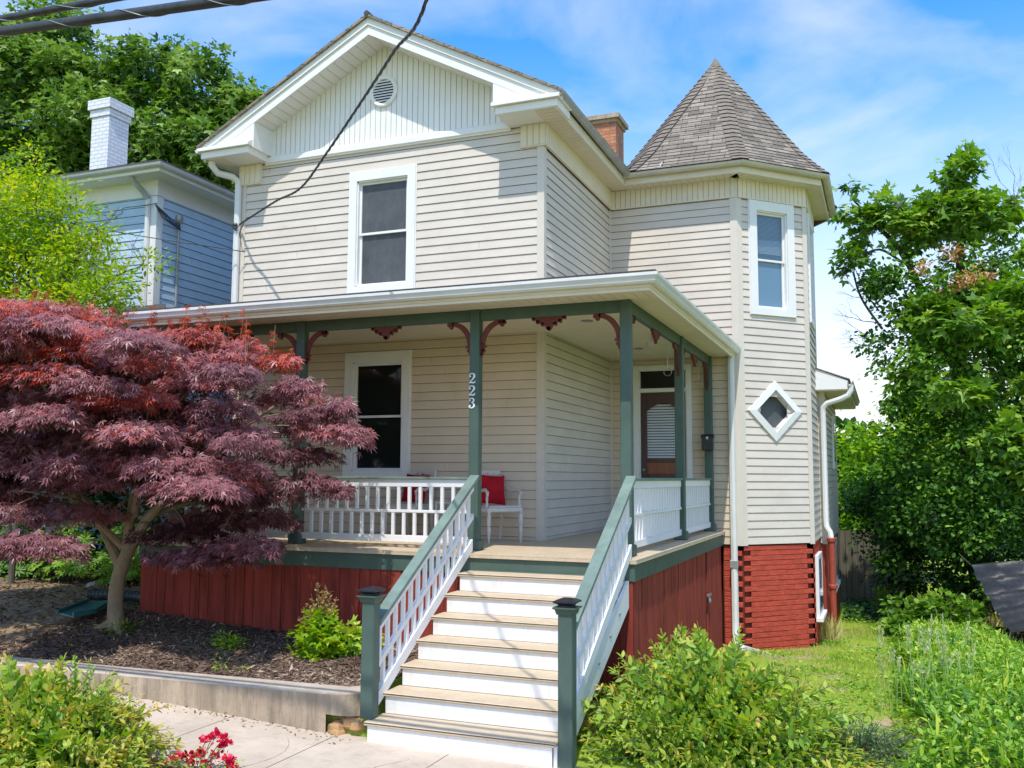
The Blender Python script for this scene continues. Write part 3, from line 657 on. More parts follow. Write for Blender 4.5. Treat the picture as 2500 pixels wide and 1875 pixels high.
# diamond window
def diamond():
    c = Vector((XA, WBY, 0)) + Vector((s2, s2, 0)) * .715; cz = 3.533; ro = (.55, .505); ri = (.40, .365)
    P = lambda u, z, o: (c.x + s2 * u + s2 * o, c.y + s2 * u - s2 * o, cz + z)
    m_ = MB(); k = [(1, 0), (0, 1), (-1, 0), (0, -1)]
    for i in range(4):
        a, b = k[i], k[(i + 1) % 4]
        for (r0, o0, r1, o1) in ((1.02, 0, 1.02, .045), (1.02, .045, 0, .06), (0, .06, 0, -.13)):
            A = lambda kk, r, : (kk[0] * (ro[0] * r if r else ri[0]), kk[1] * (ro[1] * r if r else ri[1]))
            p0, p1 = A(a, r0), A(b, r0); p2, p3 = A(b, r1), A(a, r1)
            m_.face([P(*p0, o0), P(*p1, o0), P(*p2, o1), P(*p3, o1)])
    W_ = m_.build('diamond_window', 'white', H)
    m_ = MB(); m_.face([P(0, -ri[1], -.10), P(ri[0], 0, -.10), P(0, ri[1], -.10), P(-ri[0], 0, -.10)]); m_.build('pane', 'screen', W_)
diamond()

# front door ---------------------------------------------------------
def door():
    y = WBY; c = MB()
    c.bbox(.42, .515, y - .05, y, 1.52, 4.34); c.bbox(1.345, 1.44, y - .05, y, 1.52, 4.34); c.bbox(.515, 1.345, y - .048, y, 4.235, 4.335)
    c.bbox(.515, 1.345, y - .03, y + .06, 3.865, 3.935); c.bbox(.515, .535, y - .02, y + .1, 1.52, 4.24); c.bbox(1.325, 1.345, y - .02, y + .1, 1.52, 4.24)
    D = c.build('front_door', 'white', H); D['label'] = 'mahogany front door with arched glass, white blind and transom light'
    MB().box(.535, 1.325, y + .05, y + .055, 3.93, 4.24).build('transom_pane', 'glass', D)
    fr = MB(); a, b, z0, z1 = .54, 1.32, 1.54, 3.86; yy = y + .03
    fr.bbox(a, a + .10, yy, yy + .045, z0, z1); fr.bbox(b - .10, b, yy, yy + .045, z0, z1); fr.bbox(a + .1, b - .1, yy, yy + .045, z0, z0 + .2)
    fr.bbox(a + .1, b - .1, yy, yy + .045, 2.38, 2.46); fr.bbox(a + .1, b - .1, yy, yy + .045, 2.66, 2.73)
    arc = [(a + .1 + (b - a - .2) * i / 10, yy, 3.55 + .13 * math.sin(math.pi * i / 10)) for i in range(11)]
    fr.prism([(b - .1, yy, z1), (a + .1, yy, z1)] + arc, (0, .045, 0)); fr.build('door_leaf', 'doorwood', D)
    MB().box(a + .1, b - .1, yy + .02, yy + .03, z0 + .2, 2.66).build('door_panel', 'doorpanel', D)
    bl = MB(); z = 3.66
    while z > 2.74:
        bl.face([(a + .09, yy + .05, z), (b - .09, yy + .05, z), (b - .09, yy + .036, z - .034), (a + .09, yy + .036, z - .034)]); z -= .047
    bl.build('blind', 'blind', D)
    MB().box(a + .05, b - .05, yy + .07, yy + .075, z0, z1).build('door_backing', 'blackslot', D)
    MB().lathe((a + .05, yy - .03, 2.5), [(.0, 0), (.025, .01), (.03, .03), (.02, .05), (0, .055)], 10).build('handle', 'steel', D)
    MB().bbox(.27, .31, y - .045, y - .018, 2.57, 2.66).build('doorbell', 'black', H)
door()
# ------------------------------------------------------------------ porch
smooth_path0 = lambda p: p
PX0 = -4.86; DX = 1.93; DY = -2.44
# deck boards (run front to back), nosing overhang
m_ = MB(); m_.strips((PX0, -2.47, DZ - .012), (1, 0, 0), (0, 1, 0), DX + .03 - PX0, .095, 0, lambda u: 2.47 - .002 if PX0 + u < .0 else 2.47 + WBY, (0, 0, 1), gap=.004, th=.012)
m_.box(PX0, DX + .03, -2.469, -2.40, DZ - .045, DZ - .013); m_.box(DX - .05, DX + .029, -2.40, WBY - .03, DZ - .045, DZ - .013)
m_.build('porch_deck', ['treadtan', 'groove'], H)
bd = MB(); bd.bbox(PX0, DX, DY, DY + .035, 1.285, DZ - .046); bd.build('deck_band', 'green', H)
MB().bbox(DX - .035, DX + .004, DY - .004, WBY - .05, 1.285, DZ - .046).build('deck_band', 'green', H)
MB().bbox(PX0, PX0 + .035, DY + .04, -.05, 1.285, DZ - .046).build('deck_band', 'green', H)
# skirt of vertical boards
m_ = MB(); m_.strips((PX0 + .03, DY + .03, 0), (1, 0, 0), (0, 0, 1), 0 - PX0 + .06, .142, lambda u: h(PX0 + u, DY) - .1, 1.29, (0, -1, 0), gap=.006, th=.012, jit=.006); m_.build('skirt_boards', ['redwood', 'blackslot'], H)
m_ = MB(); m_.strips((0, DY + .03, 0), (1, 0, 0), (0, 0, 1), DX - .02, .142, -.3, 1.29, (0, -1, 0), gap=.007, th=.016); m_.build('skirt_boards', ['redwood', 'blackslot'], H)
m_ = MB(); m_.strips((DX - .045, DY + .02, 0), (0, 1, 0), (0, 0, 1), 4.40, .142, -.6, 1.30, (1, 0, 0), gap=.004, th=.012, jit=.006); m_.build('skirt_boards', ['redwood', 'blackslot'], H)
m_ = MB(); m_.strips((DX - .045, DY + 4.50, 0), (0, 1, 0), (0, 0, 1), 1.30, .15, -.6, 1.28, (1, 0, 0), gap=.007, th=.020); S_ = m_.build('skirt_door', ['redwood', 'blackslot'], H)
MB().box(DX - .10, DX - .05, DY + 4.38, DY + 4.54, -.6, 1.3).build('door_gap', 'blackslot', H)
la = MB(); la.bbox(DX - .02, DX + .02, DY + 4.36, DY + 4.60, .62, .66); la.lathe((DX + .0, DY + 4.48, .53), [(.03, 0), (.035, .03), (.02, .08)], 8); la.build('latch', 'steel', S_)
MB().box(.01, 1.82, DY + .05, DY + .07, .0, 1.28).build('skirt_backing', 'blackslot', H)

# ceiling + soffit + roof
m_ = MB(); m_.strips((PX0 - .1, -1.91, CZ), (0, 1, 0), (1, 0, 0), 1.90, .10, 0, lambda u: DX - .26 - PX0 + .1, (0, 0, -1), gap=.006, th=.005)
m_.strips((.03, 0, CZ), (0, 1, 0), (1, 0, 0), WBY, .10, 0, 1.64, (0, 0, -1), gap=.006, th=.005); m_.build('porch_ceiling', ['soffit', 'groovelight'], H)
m_ = MB(); m_.strips((PX0 - .15, -2.60, CZ - .018), (1, 0, 0), (0, 1, 0), 2.16 - PX0 + .15, .125, 0, lambda u: .58, (0, 0, -1), gap=.009, th=.006)
m_.strips((2.16, -2.02, CZ - .017), (0, 1, 0), (-1, 0, 0), WBY + 2.02, .125, 0, .38, (0, 0, -1), gap=.009, th=.006); m_.build('porch_soffit', ['soffit', 'groovelight'], H)
EP = [(-5.05, -2.60, 0), (2.15, -2.60, 0), (2.15, WBY, 0)]
MB().sweep([(-.02, 4.40), (.012, 4.40), (.012, 4.43), (.028, 4.44), (.028, 4.555), (-.02, 4.555)], EP).build('porch_fascia', 'soffit', H)
kst = [(.03, 4.468), (.075, 4.468), (.098, 4.49), (.10, 4.52), (.125, 4.545), (.125, 4.578), (.117, 4.578), (.115, 4.552), (.09, 4.525), (.088, 4.5), (.07, 4.478), (.036, 4.478), (.036, 4.57), (.03, 4.57)]
MB().sweep(kst, EP).build('gutter', 'gutterwhite', H, smooth=True)
def pr(a, b, c, d=None): return [p for p in (a, b, c, d) if p]
rf = MB(); ez = 4.588; rz = .165
A_ = (-5.08, -2.68, ez); B_ = (2.235, -2.68, ez); C_ = (2.235, WBY - .02, ez); D_ = (-.02, WBY - .02, ez + rz * 2.25); E_ = (-.02, -.445, ez + rz * 2.25); F_ = (-.02, -.02, ez + rz * 2.66); G_ = (-5.08, -.02, ez + rz * 2.66)
for poly in ([A_, B_, E_, F_, G_], [B_, C_, D_, E_]):
    rf.prism(poly, (0, 0, .016))
rf.build('porch_roof', 'shingle', H)
MB().sweep([(-.06, 0), (.012, 0), (.012, .022), (-.06, .03)], [(-5.08, -2.68, ez - .004), (2.235, -2.68, ez - .004), (2.235, WBY - .02, ez - .004)]).build('roof_edge', 'shingleflat', H)

# posts, beams, brackets
PW = .062
PXs = [-4.70, -2.675, -.15, 1.735]; PY = -1.975; PYs = [1.0, 3.36]; PXr = 1.735
BZ0 = 4.295
def post(x, y):
    m = MB(); m.bbox(x - PW, x + PW, y - PW, y + PW, DZ, CZ - .004, b=.008)
    P_ = m.build('porch_post', 'green', H)
    b = MB(); b.bbox(x - .088, x + .088, y - .088, y + .088, DZ + .001, DZ + .125, b=.012); b.build('post_base', 'green', P_)
    return P_
posts = [post(x, PY) for x in PXs] + [post(PXr, y) for y in PYs]
for a, b in zip(PXs[:-1], PXs[1:]): MB().bbox(a + PW, b - PW, PY - .035, PY + .035, BZ0, CZ - .008).build('porch_beam', 'green', H)
for a, b in ((PY, PYs[0]), (PYs[0], PYs[1])): MB().bbox(PXr - .035, PXr + .035, a + PW, b - PW, BZ0, CZ - .008).build('porch_beam', 'green', H)
posts[2]['label'] = 'green porch post with the white house number 223'

def ribbon2d(pts, ws):
    L_, R_ = [], []
    n = len(pts)
    for i, (x, z) in enumerate(pts):
        a = pts[max(0, i - 1)]; b = pts[min(n - 1, i + 1)]; dx, dz = b[0] - a[0], b[1] - a[1]; l = math.hypot(dx, dz) or 1
        L_.append((x - dz / l * ws[i], z + dx / l * ws[i])); R_.append((x + dz / l * ws[i], z - dx / l * ws[i]))
    return L_, R_
def add_ribbon(mb, pts, ws, to3, th):
    L_, R_ = ribbon2d(pts, ws); n = len(pts)
    V = [to3(x, z, 0) for x, z in L_] + [to3(x, z, 0) for x, z in R_] + [to3(x, z, th) for x, z in L_] + [to3(x, z, th) for x, z in R_]
    F = []
    for i in range(n - 1):
        F += [(i, i + 1, n + i + 1, n + i), (2 * n + i, 3 * n + i, 3 * n + i + 1, 2 * n + i + 1), (i, 2 * n + i, 2 * n + i + 1, i + 1), (n + i, n + i + 1, 3 * n + i + 1, 3 * n + i)]
    F += [(0, n, 3 * n, 2 * n), (n - 1, 3 * n - 1, 4 * n - 1, 2 * n - 1)]
    mb.mesh(V, F)
def add_disc(mb, x, z, r, to3, th, n=12):
    V = [to3(x + r * math.cos(2 * math.pi * i / n), z + r * math.sin(2 * math.pi * i / n), o) for o in (0, th) for i in range(n)]
    mb.mesh(V, [tuple(range(n)), tuple(range(2 * n - 1, n - 1, -1))] + [(i, i + n, (i + 1) % n + n, (i + 1) % n) for i in range(n)])
def bracket(x, y, dx, dy):
    to3 = lambda a, z, o: (x + dx * (a) + (-dy) * (o - .015), y + dy * (a) + dx * (o - .015), BZ0 + z)
    m = MB(); pts = []; ws = []
    for i in range(17):
        t = i / 16 * math.pi / 2
        pts.append((.028 + .235 * (1 - math.cos(t)), -.29 + .265 * math.sin(t))); ws.append(.024 + .008 * math.sin(i / 16 * math.pi))
    add_ribbon(m, pts, ws, to3, .03)
    add_ribbon(m, [(.24, -.022), (.30, -.020), (.325, -.03)], [.022, .020, .012], to3, .03)
    add_disc(m, .278, -.058, .026, to3, .031); add_disc(m, .306, -.030, .026, to3, .032)
    add_ribbon(m, [(.024, -.28), (.022, -.34), (.018, -.40), (.008, -.44)], [.022, .024, .016, .006], to3, .03)
    add_disc(m, .054, -.315, .020, to3, .031); add_disc(m, .036, -.365, .022, to3, .032); add_disc(m, .012, -.41, .014, to3, .031)
    m.build('bracket', 'brown', H)
def pendant(x, y, dx, dy):
    to3 = lambda a, z, o: (x + dx * a - dy * (o - .015), y + dy * a + dx * (o - .015), BZ0 + z)
    m = MB(); half = [(-.22, .003), (-.205, -.02), (-.17, -.028), (-.16, -.055), (-.125, -.062), (-.11, -.05), (-.10, -.085), (-.062, -.092), (-.055, -.08), (-.045, -.12), (-.03, -.15), (0, -.17)]
    poly = half + [(-a, z) for a, z in half[-2::-1]]
    for (a, z), (b, w) in zip(poly[:-1], poly[1:]):
        m.prism([to3(a, .003, 0), to3(b, .003, 0), to3(b, w, 0), to3(a, z, 0)], (-dy * .03, dx * .03, 0))
    for a, z in ((-.14, -.058), (.14, -.058), (-.08, -.088), (.08, -.088), (0, -.14), (-.195, -.018), (.195, -.018)): add_disc(m, a, z, .024, to3, .032)
    for a, z in ((0, -.05), (-.018, -.085), (.018, -.085)):
        add_disc(m, a, z, .011, lambda p, q, o: to3(p, q, o - .002), .004, 8)
    m.build('pendant_ornament', 'brown', H)
for i in range(4):
    if i < 3: bracket(PXs[i] + PW, PY, 1, 0); pendant((PXs[i] + PXs[i + 1]) / 2, PY, 1, 0)
    if i > 0: bracket(PXs[i] - PW, PY, -1, 0)
ysd = [PY] + PYs
for i in range(3):
    if i < 2: bracket(PXr, ysd[i] + PW, 0, 1); pendant(PXr, (ysd[i] + ysd[i + 1]) / 2, 0, 1)
    if i > 0: bracket(PXr, ysd[i] - PW, 0, -1)

# numerals 2 2 3
def numeral(k, x, z, y, P_):
    m = MB(); s = .058; to3 = lambda a, b, o: (x + a * s, y - o, z + b * s)
    if k == '2':
        pts = [(-.62, .45), (-.60, .80), (-.25, 1.02), (.12, 1.02), (.46, .80), (.50, .45), (.30, .08), (-.10, -.35), (-.60, -.86)]
        add_ribbon(m, pts, [.10, .09, .09, .10, .17, .20, .17, .10, .08], to3, .008); add_disc(m, -.48, .45, .19, to3, .008)
        add_ribbon(m, [(-.66, -.90), (-.2, -.86), (.25, -.92), (.55, -.86), (.66, -.50)], [.08, .13, .15, .13, .05], to3, .0082)
    else:
        add_ribbon(m, [(-.55, .55), (-.50, .85), (-.15, 1.02), (.22, .98), (.46, .72), (.40, .36), (.10, .12), (-.12, .08)], [.09, .09, .09, .12, .18, .16, .09, .06], to3, .008); add_disc(m, -.42, .55, .18, to3, .008)
        add_ribbon(m, [(-.12, .08), (.22, .04), (.52, -.25), (.54, -.62), (.22, -.96), (-.2, -1.02), (-.55, -.82), (-.60, -.55)], [.06, .09, .17, .20, .12, .09, .09, .09], to3, .0082); add_disc(m, -.45, -.55, .19, to3, .008)
    o = m.build('house_number', 'numeral', P_); o['label'] = 'white numeral ' + k
numeral('2', -.17, 3.585, PY - PW - .001, posts[2]); numeral('2', -.172, 3.435, PY - PW - .001, posts[2]); numeral('3', -.174, 3.283, PY - PW - .001, posts[2])
# recessed ceiling lights and plant hooks
for x, y in ((.866, -.69), (.86, 2.1)):
    MB().lathe((x, y, CZ - .016), [(.075, .008), (.08, 0), (.055, .002), (.05, .012)], 18).build('recessed_light', 'steel', H)

for (yy, zz, ln) in ((.55, BZ0, .42), (-.45, BZ0, .16), (2.9, BZ0, .35)):
    pts = [(1.70, yy, zz + .02), (1.68, yy, zz - .04), (1.66, yy + .02, zz - ln * .6)] + [(1.66 + .055 * math.sin(t), yy + .02, zz - ln + .055 * math.cos(t)) for t in np.linspace(0, 5.2, 12)]
    MB().tube(smooth_path0(pts), .0045, 5).build('plant_hook', 'steel', H)

# railings ---------------------------------------------------------
def railing(p, q, label=None, off=0):
    """p,q: 2-D ends on a level porch run"""
    p, q = Vector(p), Vector(q); L_ = (q - p).length; d = (q - p) / L_; ax = 0 if abs(d.x) > .5 else 1
    def bar(mb, a, b, w, z0, z1, bv=.004):
        P1, P2 = p + d * a, p + d * b
        if ax == 0: mb.bbox(P1.x, P2.x, p.y - w / 2, p.y + w / 2, z0, z1, b=bv)
        else: mb.bbox(p.x - w / 2, p.x + w / 2, P1.y, P2.y, z0, z1, b=bv)
    m = MB(); bar(m, 0, L_, .04, 2.268, 2.362); Rl = m.build('porch_railing', 'white', H)
    if label: Rl['label'] = label
    m = MB(); bar(m, 0, L_, .095, 2.363, 2.392); m.build('cap_rail', 'greencap', Rl)
    m = MB(); bar(m, 0, L_, .045, 1.950, 1.985); m.build('middle_rail', 'white', Rl)
    m = MB(); bar(m, 0, L_, .045, 1.588, 1.672); m.build('bottom_rail', 'white', Rl)
    n = max(2, round(L_ / .150)); sp = L_ / n
    mu = MB(); bar(mu, .5 * sp - .02, .5 * sp + .02, .036, 1.986, 2.267, .003); U0 = mu.build('baluster', 'white', Rl)
    ml = MB(); bar(ml, 1.0 * sp - .02, 1.0 * sp + .02, .036, 1.673, 1.949, .003); L0 = ml.build('baluster', 'white', Rl)
    for i in range(1, n):
        o = U0.copy(); col.objects.link(o); o.parent = Rl; o.location = U0.location + Vector((d.x, d.y, 0)) * sp * i
        if i < n - 1: o = L0.copy(); col.objects.link(o); o.parent = Rl; o.location = L0.location + Vector((d.x, d.y, 0)) * sp * i
railing((PXs[1] + PW, PY), (PXs[2] - PW, PY)); railing((PXs[0] + PW, PY), (PXs[1] - PW, PY))
def siderail(y0, y1):
    # closely spaced balusters on the side bays
    railing((PXr, y0), (PXr, y1))
siderail(PY + PW, PYs[0] - PW); siderail(PYs[0] + PW, PYs[1] - PW)

# stairs -----------------------------------------------------------
SLx, SRx = .01, 1.825; TR_ = .3243; RS = .19
ST = thing('front_stairs', (0, 0, 0), 'wide front stairs with tan treads, white risers and green topped railings', 'stairs')
for i in range(7):
    z = RS * (i + 1); y = -2.4659 - (7 - i) * TR_
    m = MB(); m.bbox(SLx - .012, SRx, y, y + TR_ + .02, z - .036, z, b=.009); m.box(SLx - .011, SRx - .001, y - .0015, y + .004, z - .015, z - .011); m.build('tread', 'treadtan', ST)
    m = MB(); m.bbox(SLx + .02, SRx - .03, y + .022, y + .042, z - RS if i else side_z(1) - .1, z - .037, b=.002); m.build('riser', 'riser', ST)
    m = MB(); m.bbox(SLx - .011, SRx - .001, y - .0035, y + .003, z - .0135, z - .0065, b=.001); m.build('nosing_strip', 'black', ST)
m = MB(); m.bbox(SLx + .02, SRx - .03, -2.462, -2.445, 1.29, 1.34); m.build('riser', 'green', ST)
# side stringers
for x in (SLx + .015, 1.80):
    y0 = -2.4659 - 7 * TR_ + .05
    poly = [(x, y0, -.02), (x, y0, RS - .04)]
    for i in range(7):
        poly += [(x, y0 + TR_ * i, RS * (i + 1) - .04), (x, y0 + TR_ * (i + 1), RS * (i + 1) - .04)]
    m = MB()
    for i in range(7):
        yb = y0 + TR_ * i; m.prism([(x, yb, max(-.05, RS * i - .18)), (x, yb + TR_, max(-.05, RS * (i + 1) - .18)), (x, yb + TR_, RS * (i + 1) - .037), (x, yb, RS * (i + 1) - .037)], (.03, 0, 0))
    m.build('stringer', 'white', ST)
x = 1.845; m = MB(); m.prism([(x, -4.55, .02), (x, -2.47, 1.02), (x, -2.47, 1.30), (x, -4.55, .34)], (.03, 0, 0)); m.build('stringer', 'white', ST)
for yy, zz in ((-2.85, 1.0), (-3.2, .83), (-3.6, .64)): MB().bbox(x + .03, x + .036, yy - .035, yy + .035, zz - .012, zz + .012).build('stringer_bracket', 'galv', ST)
def newel(x, z0, cx=0, label=None):
    y = -4.60; w = .064
    m = MB(); m.bbox(x - w, x + w, y - w, y + w, z0, 1.27, b=.008); N_ = m.build('newel_post', 'green', ST)
    if label: N_['label'] = label
    c = MB(); c.lathe((x, y, 1.235), [(.10, 0), (.112, .02), (.118, .04), (.145, .052), (.145, .062)], 4, sq=True); c.build('post_collar', 'green', N_)
    c = MB(); c.lathe((x, y, 1.300), [(.08, -.01), (.08, .012), (.095, .022), (.138, .036), (.138, .048), (.08, .066), (.035, .073), (0, .074)], 4, sq=True); c.build('lantern_cap', 'black', N_)
newel(-.02, RS + .001, label='newel post beside the retaining wall'); newel(1.893, -.12, label='newel post beside the shrub')
def stair_rail(x, label):
    T = lambda y: 2.372 + .607 * (y + 2.37)
    y0, y1 = -4.535, PY - PW - (.0 if x > 1 else 0)
    y1 = -2.045
    def bar(mb, w, hh, dz, ya=y0, yb=y1):
        mb.prism([(x - w / 2, ya, T(ya) + dz), (x - w / 2, yb, T(yb) + dz), (x - w / 2, yb, T(yb) + dz + hh), (x - w / 2, ya, T(ya) + dz + hh)], (w, 0, 0))
    m = MB(); bar(m, .045, .085, -.135, y0, -2.37); Rl = m.build('stair_railing', 'white', ST); Rl['label'] = label
    m = MB(); bar(m, .115, .045, -.045, y0, -2.30); m.build('handrail', 'greencap', Rl)
    m = MB(); bar(m, .04, .062, -.465, y0, -2.37); m.build('middle_rail', 'white', Rl)
    m = MB(); bar(m, .055, .125, -.80, y0, -2.40); m.build('bottom_rail', 'white', Rl)
    n = 14; sp = (2.14) / n
    for k in range(n):
        for half in (0, 1):
            y = y0 + sp * (k + .5 + .5 * half)
            if y > -2.42: continue
            lo, hi = (-.46, -.08) if half == 0 else (-.74, -.43)
            m = MB(); w = .019
            m.prism([(x - .017, y - w, T(y - w) + lo), (x - .017, y + w, T(y + w) + lo), (x - .017, y + w, T(y + w) + hi), (x - .017, y - w, T(y - w) + hi)], (.034, 0, 0))
            m.build('baluster', 'white', Rl)
stair_rail(-.01, 'stair railing on the side of the retaining wall'); stair_rail(1.865, 'stair railing on the side of the shrub')

# brick base of turret ---------------------------------------------
def brickface(a, b, z0, z1, nrm, mb, ends=(True, True), e=.0835, hole=None):
    a, b = Vector(a), Vector(b); L_ = (b - a).length; U = (b - a) / L_; N2 = Vector(nrm); k = 0; z = z1
    while z > z0:
        zt, zb = z, z - e + .002; s0 = .0; s1 = L_
        if ends[0] and k % 2: s0 = .13
        if ends[1] and k % 2 == 0: s1 = L_ - .13
        # individual rounded bricks along the course
        u = s0; first = True
        while u < s1 - .02:
            w = random.uniform(.25, .75); first = False
            v = min(u + w, s1)
            if s1 - v < .06: v = s1
            o = random.uniform(.010, .017) ; b_ = .0065; tilt = random.uniform(-.004, .003); g = 0
            p = [a + U * uu + N2 * oo for uu, oo in ((u, 0), (u + (b_ if u == s0 else .003), o), (v - (b_ if v == s1 else .003), o), (v, 0))]
            zz = [zb, zb + b_ + tilt, zt - b_ + tilt, zt]
            if not (hole and v > hole[0] and u < hole[1] and zt > hole[2] and zb < hole[3]):
                mb.mesh([(p[0].x, p[0].y, zz[0]), (p[3].x, p[3].y, zz[0]), (p[3].x, p[3].y, zz[3]), (p[0].x, p[0].y, zz[3]), (p[1].x, p[1].y, zz[1]), (p[2].x, p[2].y, zz[1]), (p[2].x, p[2].y, zz[2]), (p[1].x, p[1].y, zz[2])],
                        [(4, 5, 6, 7), (0, 1, 5, 4), (1, 2, 6, 5), (2, 3, 7, 6), (3, 0, 4, 7)])
            u = v
        z -= e; k += 1
Bk = MB(); i_ = .03
pA = (XA + .005, WBY + i_); pB = (XB - i_, YB - .01)
brickface((1.92, WBY + i_), (XA - .01, WBY + i_), -.75, BZ - .02, (0, -1), Bk, (False, True))
brickface((XA + .02, WBY + .03), (XB - .02, YB + .02), -.75, BZ - .02, TN, Bk, (True, True))
brickface((XB - .01, YB + .04), (XB - .01, YC), -.9, BZ - .02, (1, 0), Bk, (True, False))
Bk.build('brick_foundation', 'redbrick', H, smooth=True)
MB().prism([(1.9, WBY + .07, -1), (XA + .03, WBY + .07, -1), (XB - .07, YB + .02, -1), (XB - .04, YC, -1), (1.9, YC, -1)], (0, 0, BZ + .9)).build('foundation_core', 'brickjoint', H)
# basement window on the turret side
W_ = MB().bbox(XB, XB + .06, 4.72, 5.75, .02, 1.08).build('basement_window', 'white', H); W_['label'] = 'white framed basement window beside the red pipe'
MB().bbox(XB + .061, XB + .067, 4.80, 5.67, .14, 1.0).build('pane', 'glasssky', W_); MB().bbox(XB, XB + .12, 4.66, 5.81, -.04, .03).build('sill', 'white', W_)

# rear addition -----------------------------------------------------
RX, RY0, RY1 = 3.40, 6.35, 11.0
mb = MB(); mb.siding((RX, RY0), (0, 1), RY1 - RY0, 1.19, 4.02, (1, 0)); mb.siding((3.2, RY0), (1, 0), .2, 1.19, 4.02, (0, -1)); mb.build('addition_wall', ['vinyl', 'lapline'], H)
MB().box(1.0, RX - .01, RY0 + .03, RY1, -1.2, 4.1).build('addition_core', 'redpipe', H)
corner('corner_board', RX, RY0, (-1, 0), (0, 1), 1.17, 4.05)
mb = MB(); brickface((RX - .03, RY0 + .02), (RX - .03, RY1), -1.3, 1.19, (1, 0), mb, (False, False)); mb.build('brick_foundation', 'redbrick', H, smooth=True)
m_ = MB(); m_.prism([(3.26, 6.0, 4.06), (3.84, 6.0, 4.06), (3.86, 6.0, 4.22), (3.26, 6.0, 4.47)], (0, .03, 0)); m_.build('addition_fascia', 'white', H)
MB().prism([(3.2, 5.98, 4.49), (3.90, 5.98, 4.23), (3.90, 5.98, 4.25), (3.2, 5.98, 4.52)], (0, 5.3, 0)).build('addition_roof', 'shingle', H)
MB().box(RX - .1, 3.84, 6.03, 11.2, 4.04, 4.065).build('addition_soffit', 'soffit', H); MB().box(3.83, 3.86, 6.03, 11.2, 4.055, 4.21).build('addition_fascia', 'soffit', H)
MB().sweep([(a, b + 4.12 - 4.468 + .0) for a, b in kst], [(3.83, 6.0, 0), (3.83, 11.25, 0)]).build('gutter', 'guttertan', H, smooth=True)
for y0 in (6.9, 8.3):
    W_ = MB().bbox(RX - .01, RX + .045, y0, y0 + .95, .22, 1.14).build('basement_window', 'white', H)
    MB().bbox(RX + .046, RX + .05, y0 + .14, y0 + .81, .36, 1.0).build('pane', 'glasssky', W_); MB().bbox(RX, RX + .09, y0 - .05, y0 + 1.0, .15, .23).build('sill', 'white', W_)
W_ = MB().bbox(RX, RX + .05, 9.0, 9.7, 2.6, 3.75).build('window', 'white', H); MB().bbox(RX + .051, RX + .055, 9.12, 9.58, 2.75, 3.6).build('pane', 'glass', W_)

# downspouts --------------------------------------------------------
def spout(name, pts, r, mat, n=4, label=None):
    m = MB(); m.tube(pts, r, n); o = m.build(name, mat, H, smooth=(n > 6))
    if label: o['label'] = label
    return o
spout('downspout', [(-5.62, -.42, 7.66), (-5.62, -.40, 7.44), (-5.58, -.30, 7.34), (-5.40, -.14, 7.30), (-5.345, -.085, 7.24), (-5.335, -.075, 7.12), (-5.335, -.075, 4.9)], .056, 'gutterwhite', 8, 'white downspout at the upper left house corner')
spout('downspout', [(2.12, 3.38, 4.45), (2.11, 3.40, 4.30), (2.11, 3.40, .1), (2.11, 3.40, -.12), (2.15, 3.34, -.27), (2.27, 3.20, -.34)], .058, 'gutterwhite', 8, 'long white downspout at the porch and turret corner')
MB().bbox(2.045, 2.175, 3.335, 3.465, .93, 1.06, b=.01).build('pipe_clamp', 'galv', H)
spout('downspout', [(3.91, 6.07, 4.15), (3.91, 6.07, 4.04), (3.86, 6.07, 3.95), (3.72, 6.08, 3.88), (3.48, 6.12, 3.81), (3.41, 6.14, 3.74), (3.40, 6.15, 3.62), (3.40, 6.15, 1.62), (3.41, 6.13, 1.50), (3.47, 6.08, 1.41), (3.49, 6.07, 1.28)], .052, 'gutterwhite', 8, 'white downspout at the rear addition corner')
m = MB(); m.tube([(3.49, 6.07, 1.30), (3.49, 6.07, -.9)], .062, 12)
for z in (1.27, .42): m.lathe((3.49, 6.07, z - .03), [(.062, -.02), (.083, 0), (.085, .05), (.065, .07)], 14)
m.build('drain_pipe', 'redpipe', H, smooth=True)
mb = MB(); a = Vector((2.20, 3.27, -.40)); d = Vector((.80, -.60, 0)); s_ = Vector((.6, .8, 0))
for sg in (-1, 1): mb.prism([a + s_ * sg * .09, a + d * .62 + s_ * sg * .13, a + d * .62 + s_ * sg * .13 + Vector((0, 0, .05)), a + s_ * sg * .09 + Vector((0, 0, .11))], s_ * sg * .02)
mb.prism([a + s_ * .09, a + d * .62 + s_ * .13, a + d * .62 - s_ * .13, a - s_ * .09], (0, 0, .018))
tag(mb.build('splash_block', 'splash'), 'white plastic splash block under the downspout by the turret', 'splash block')

# mailbox, chairs, table --------------------------------------------
MBX = thing('mailbox', (1.735, 3.28, 2.98), 'black wall mailbox with silver clasp on the last porch post', 'mailbox')
MB().bbox(1.64, 1.83, 3.20, 3.293, 2.85, 3.08, b=.012).build('box', 'black', MBX)
m = MB(); m.prism([(1.632, 3.185, 3.05), (1.632, 3.185, 3.075), (1.632, 3.235, 3.115), (1.632, 3.297, 3.12), (1.632, 3.297, 3.05)], (.206, 0, 0)); m.build('lid', 'black', MBX)
MB().bbox(1.715, 1.755, 3.178, 3.19, 3.03, 3.08).build('clasp', 'steel', MBX)

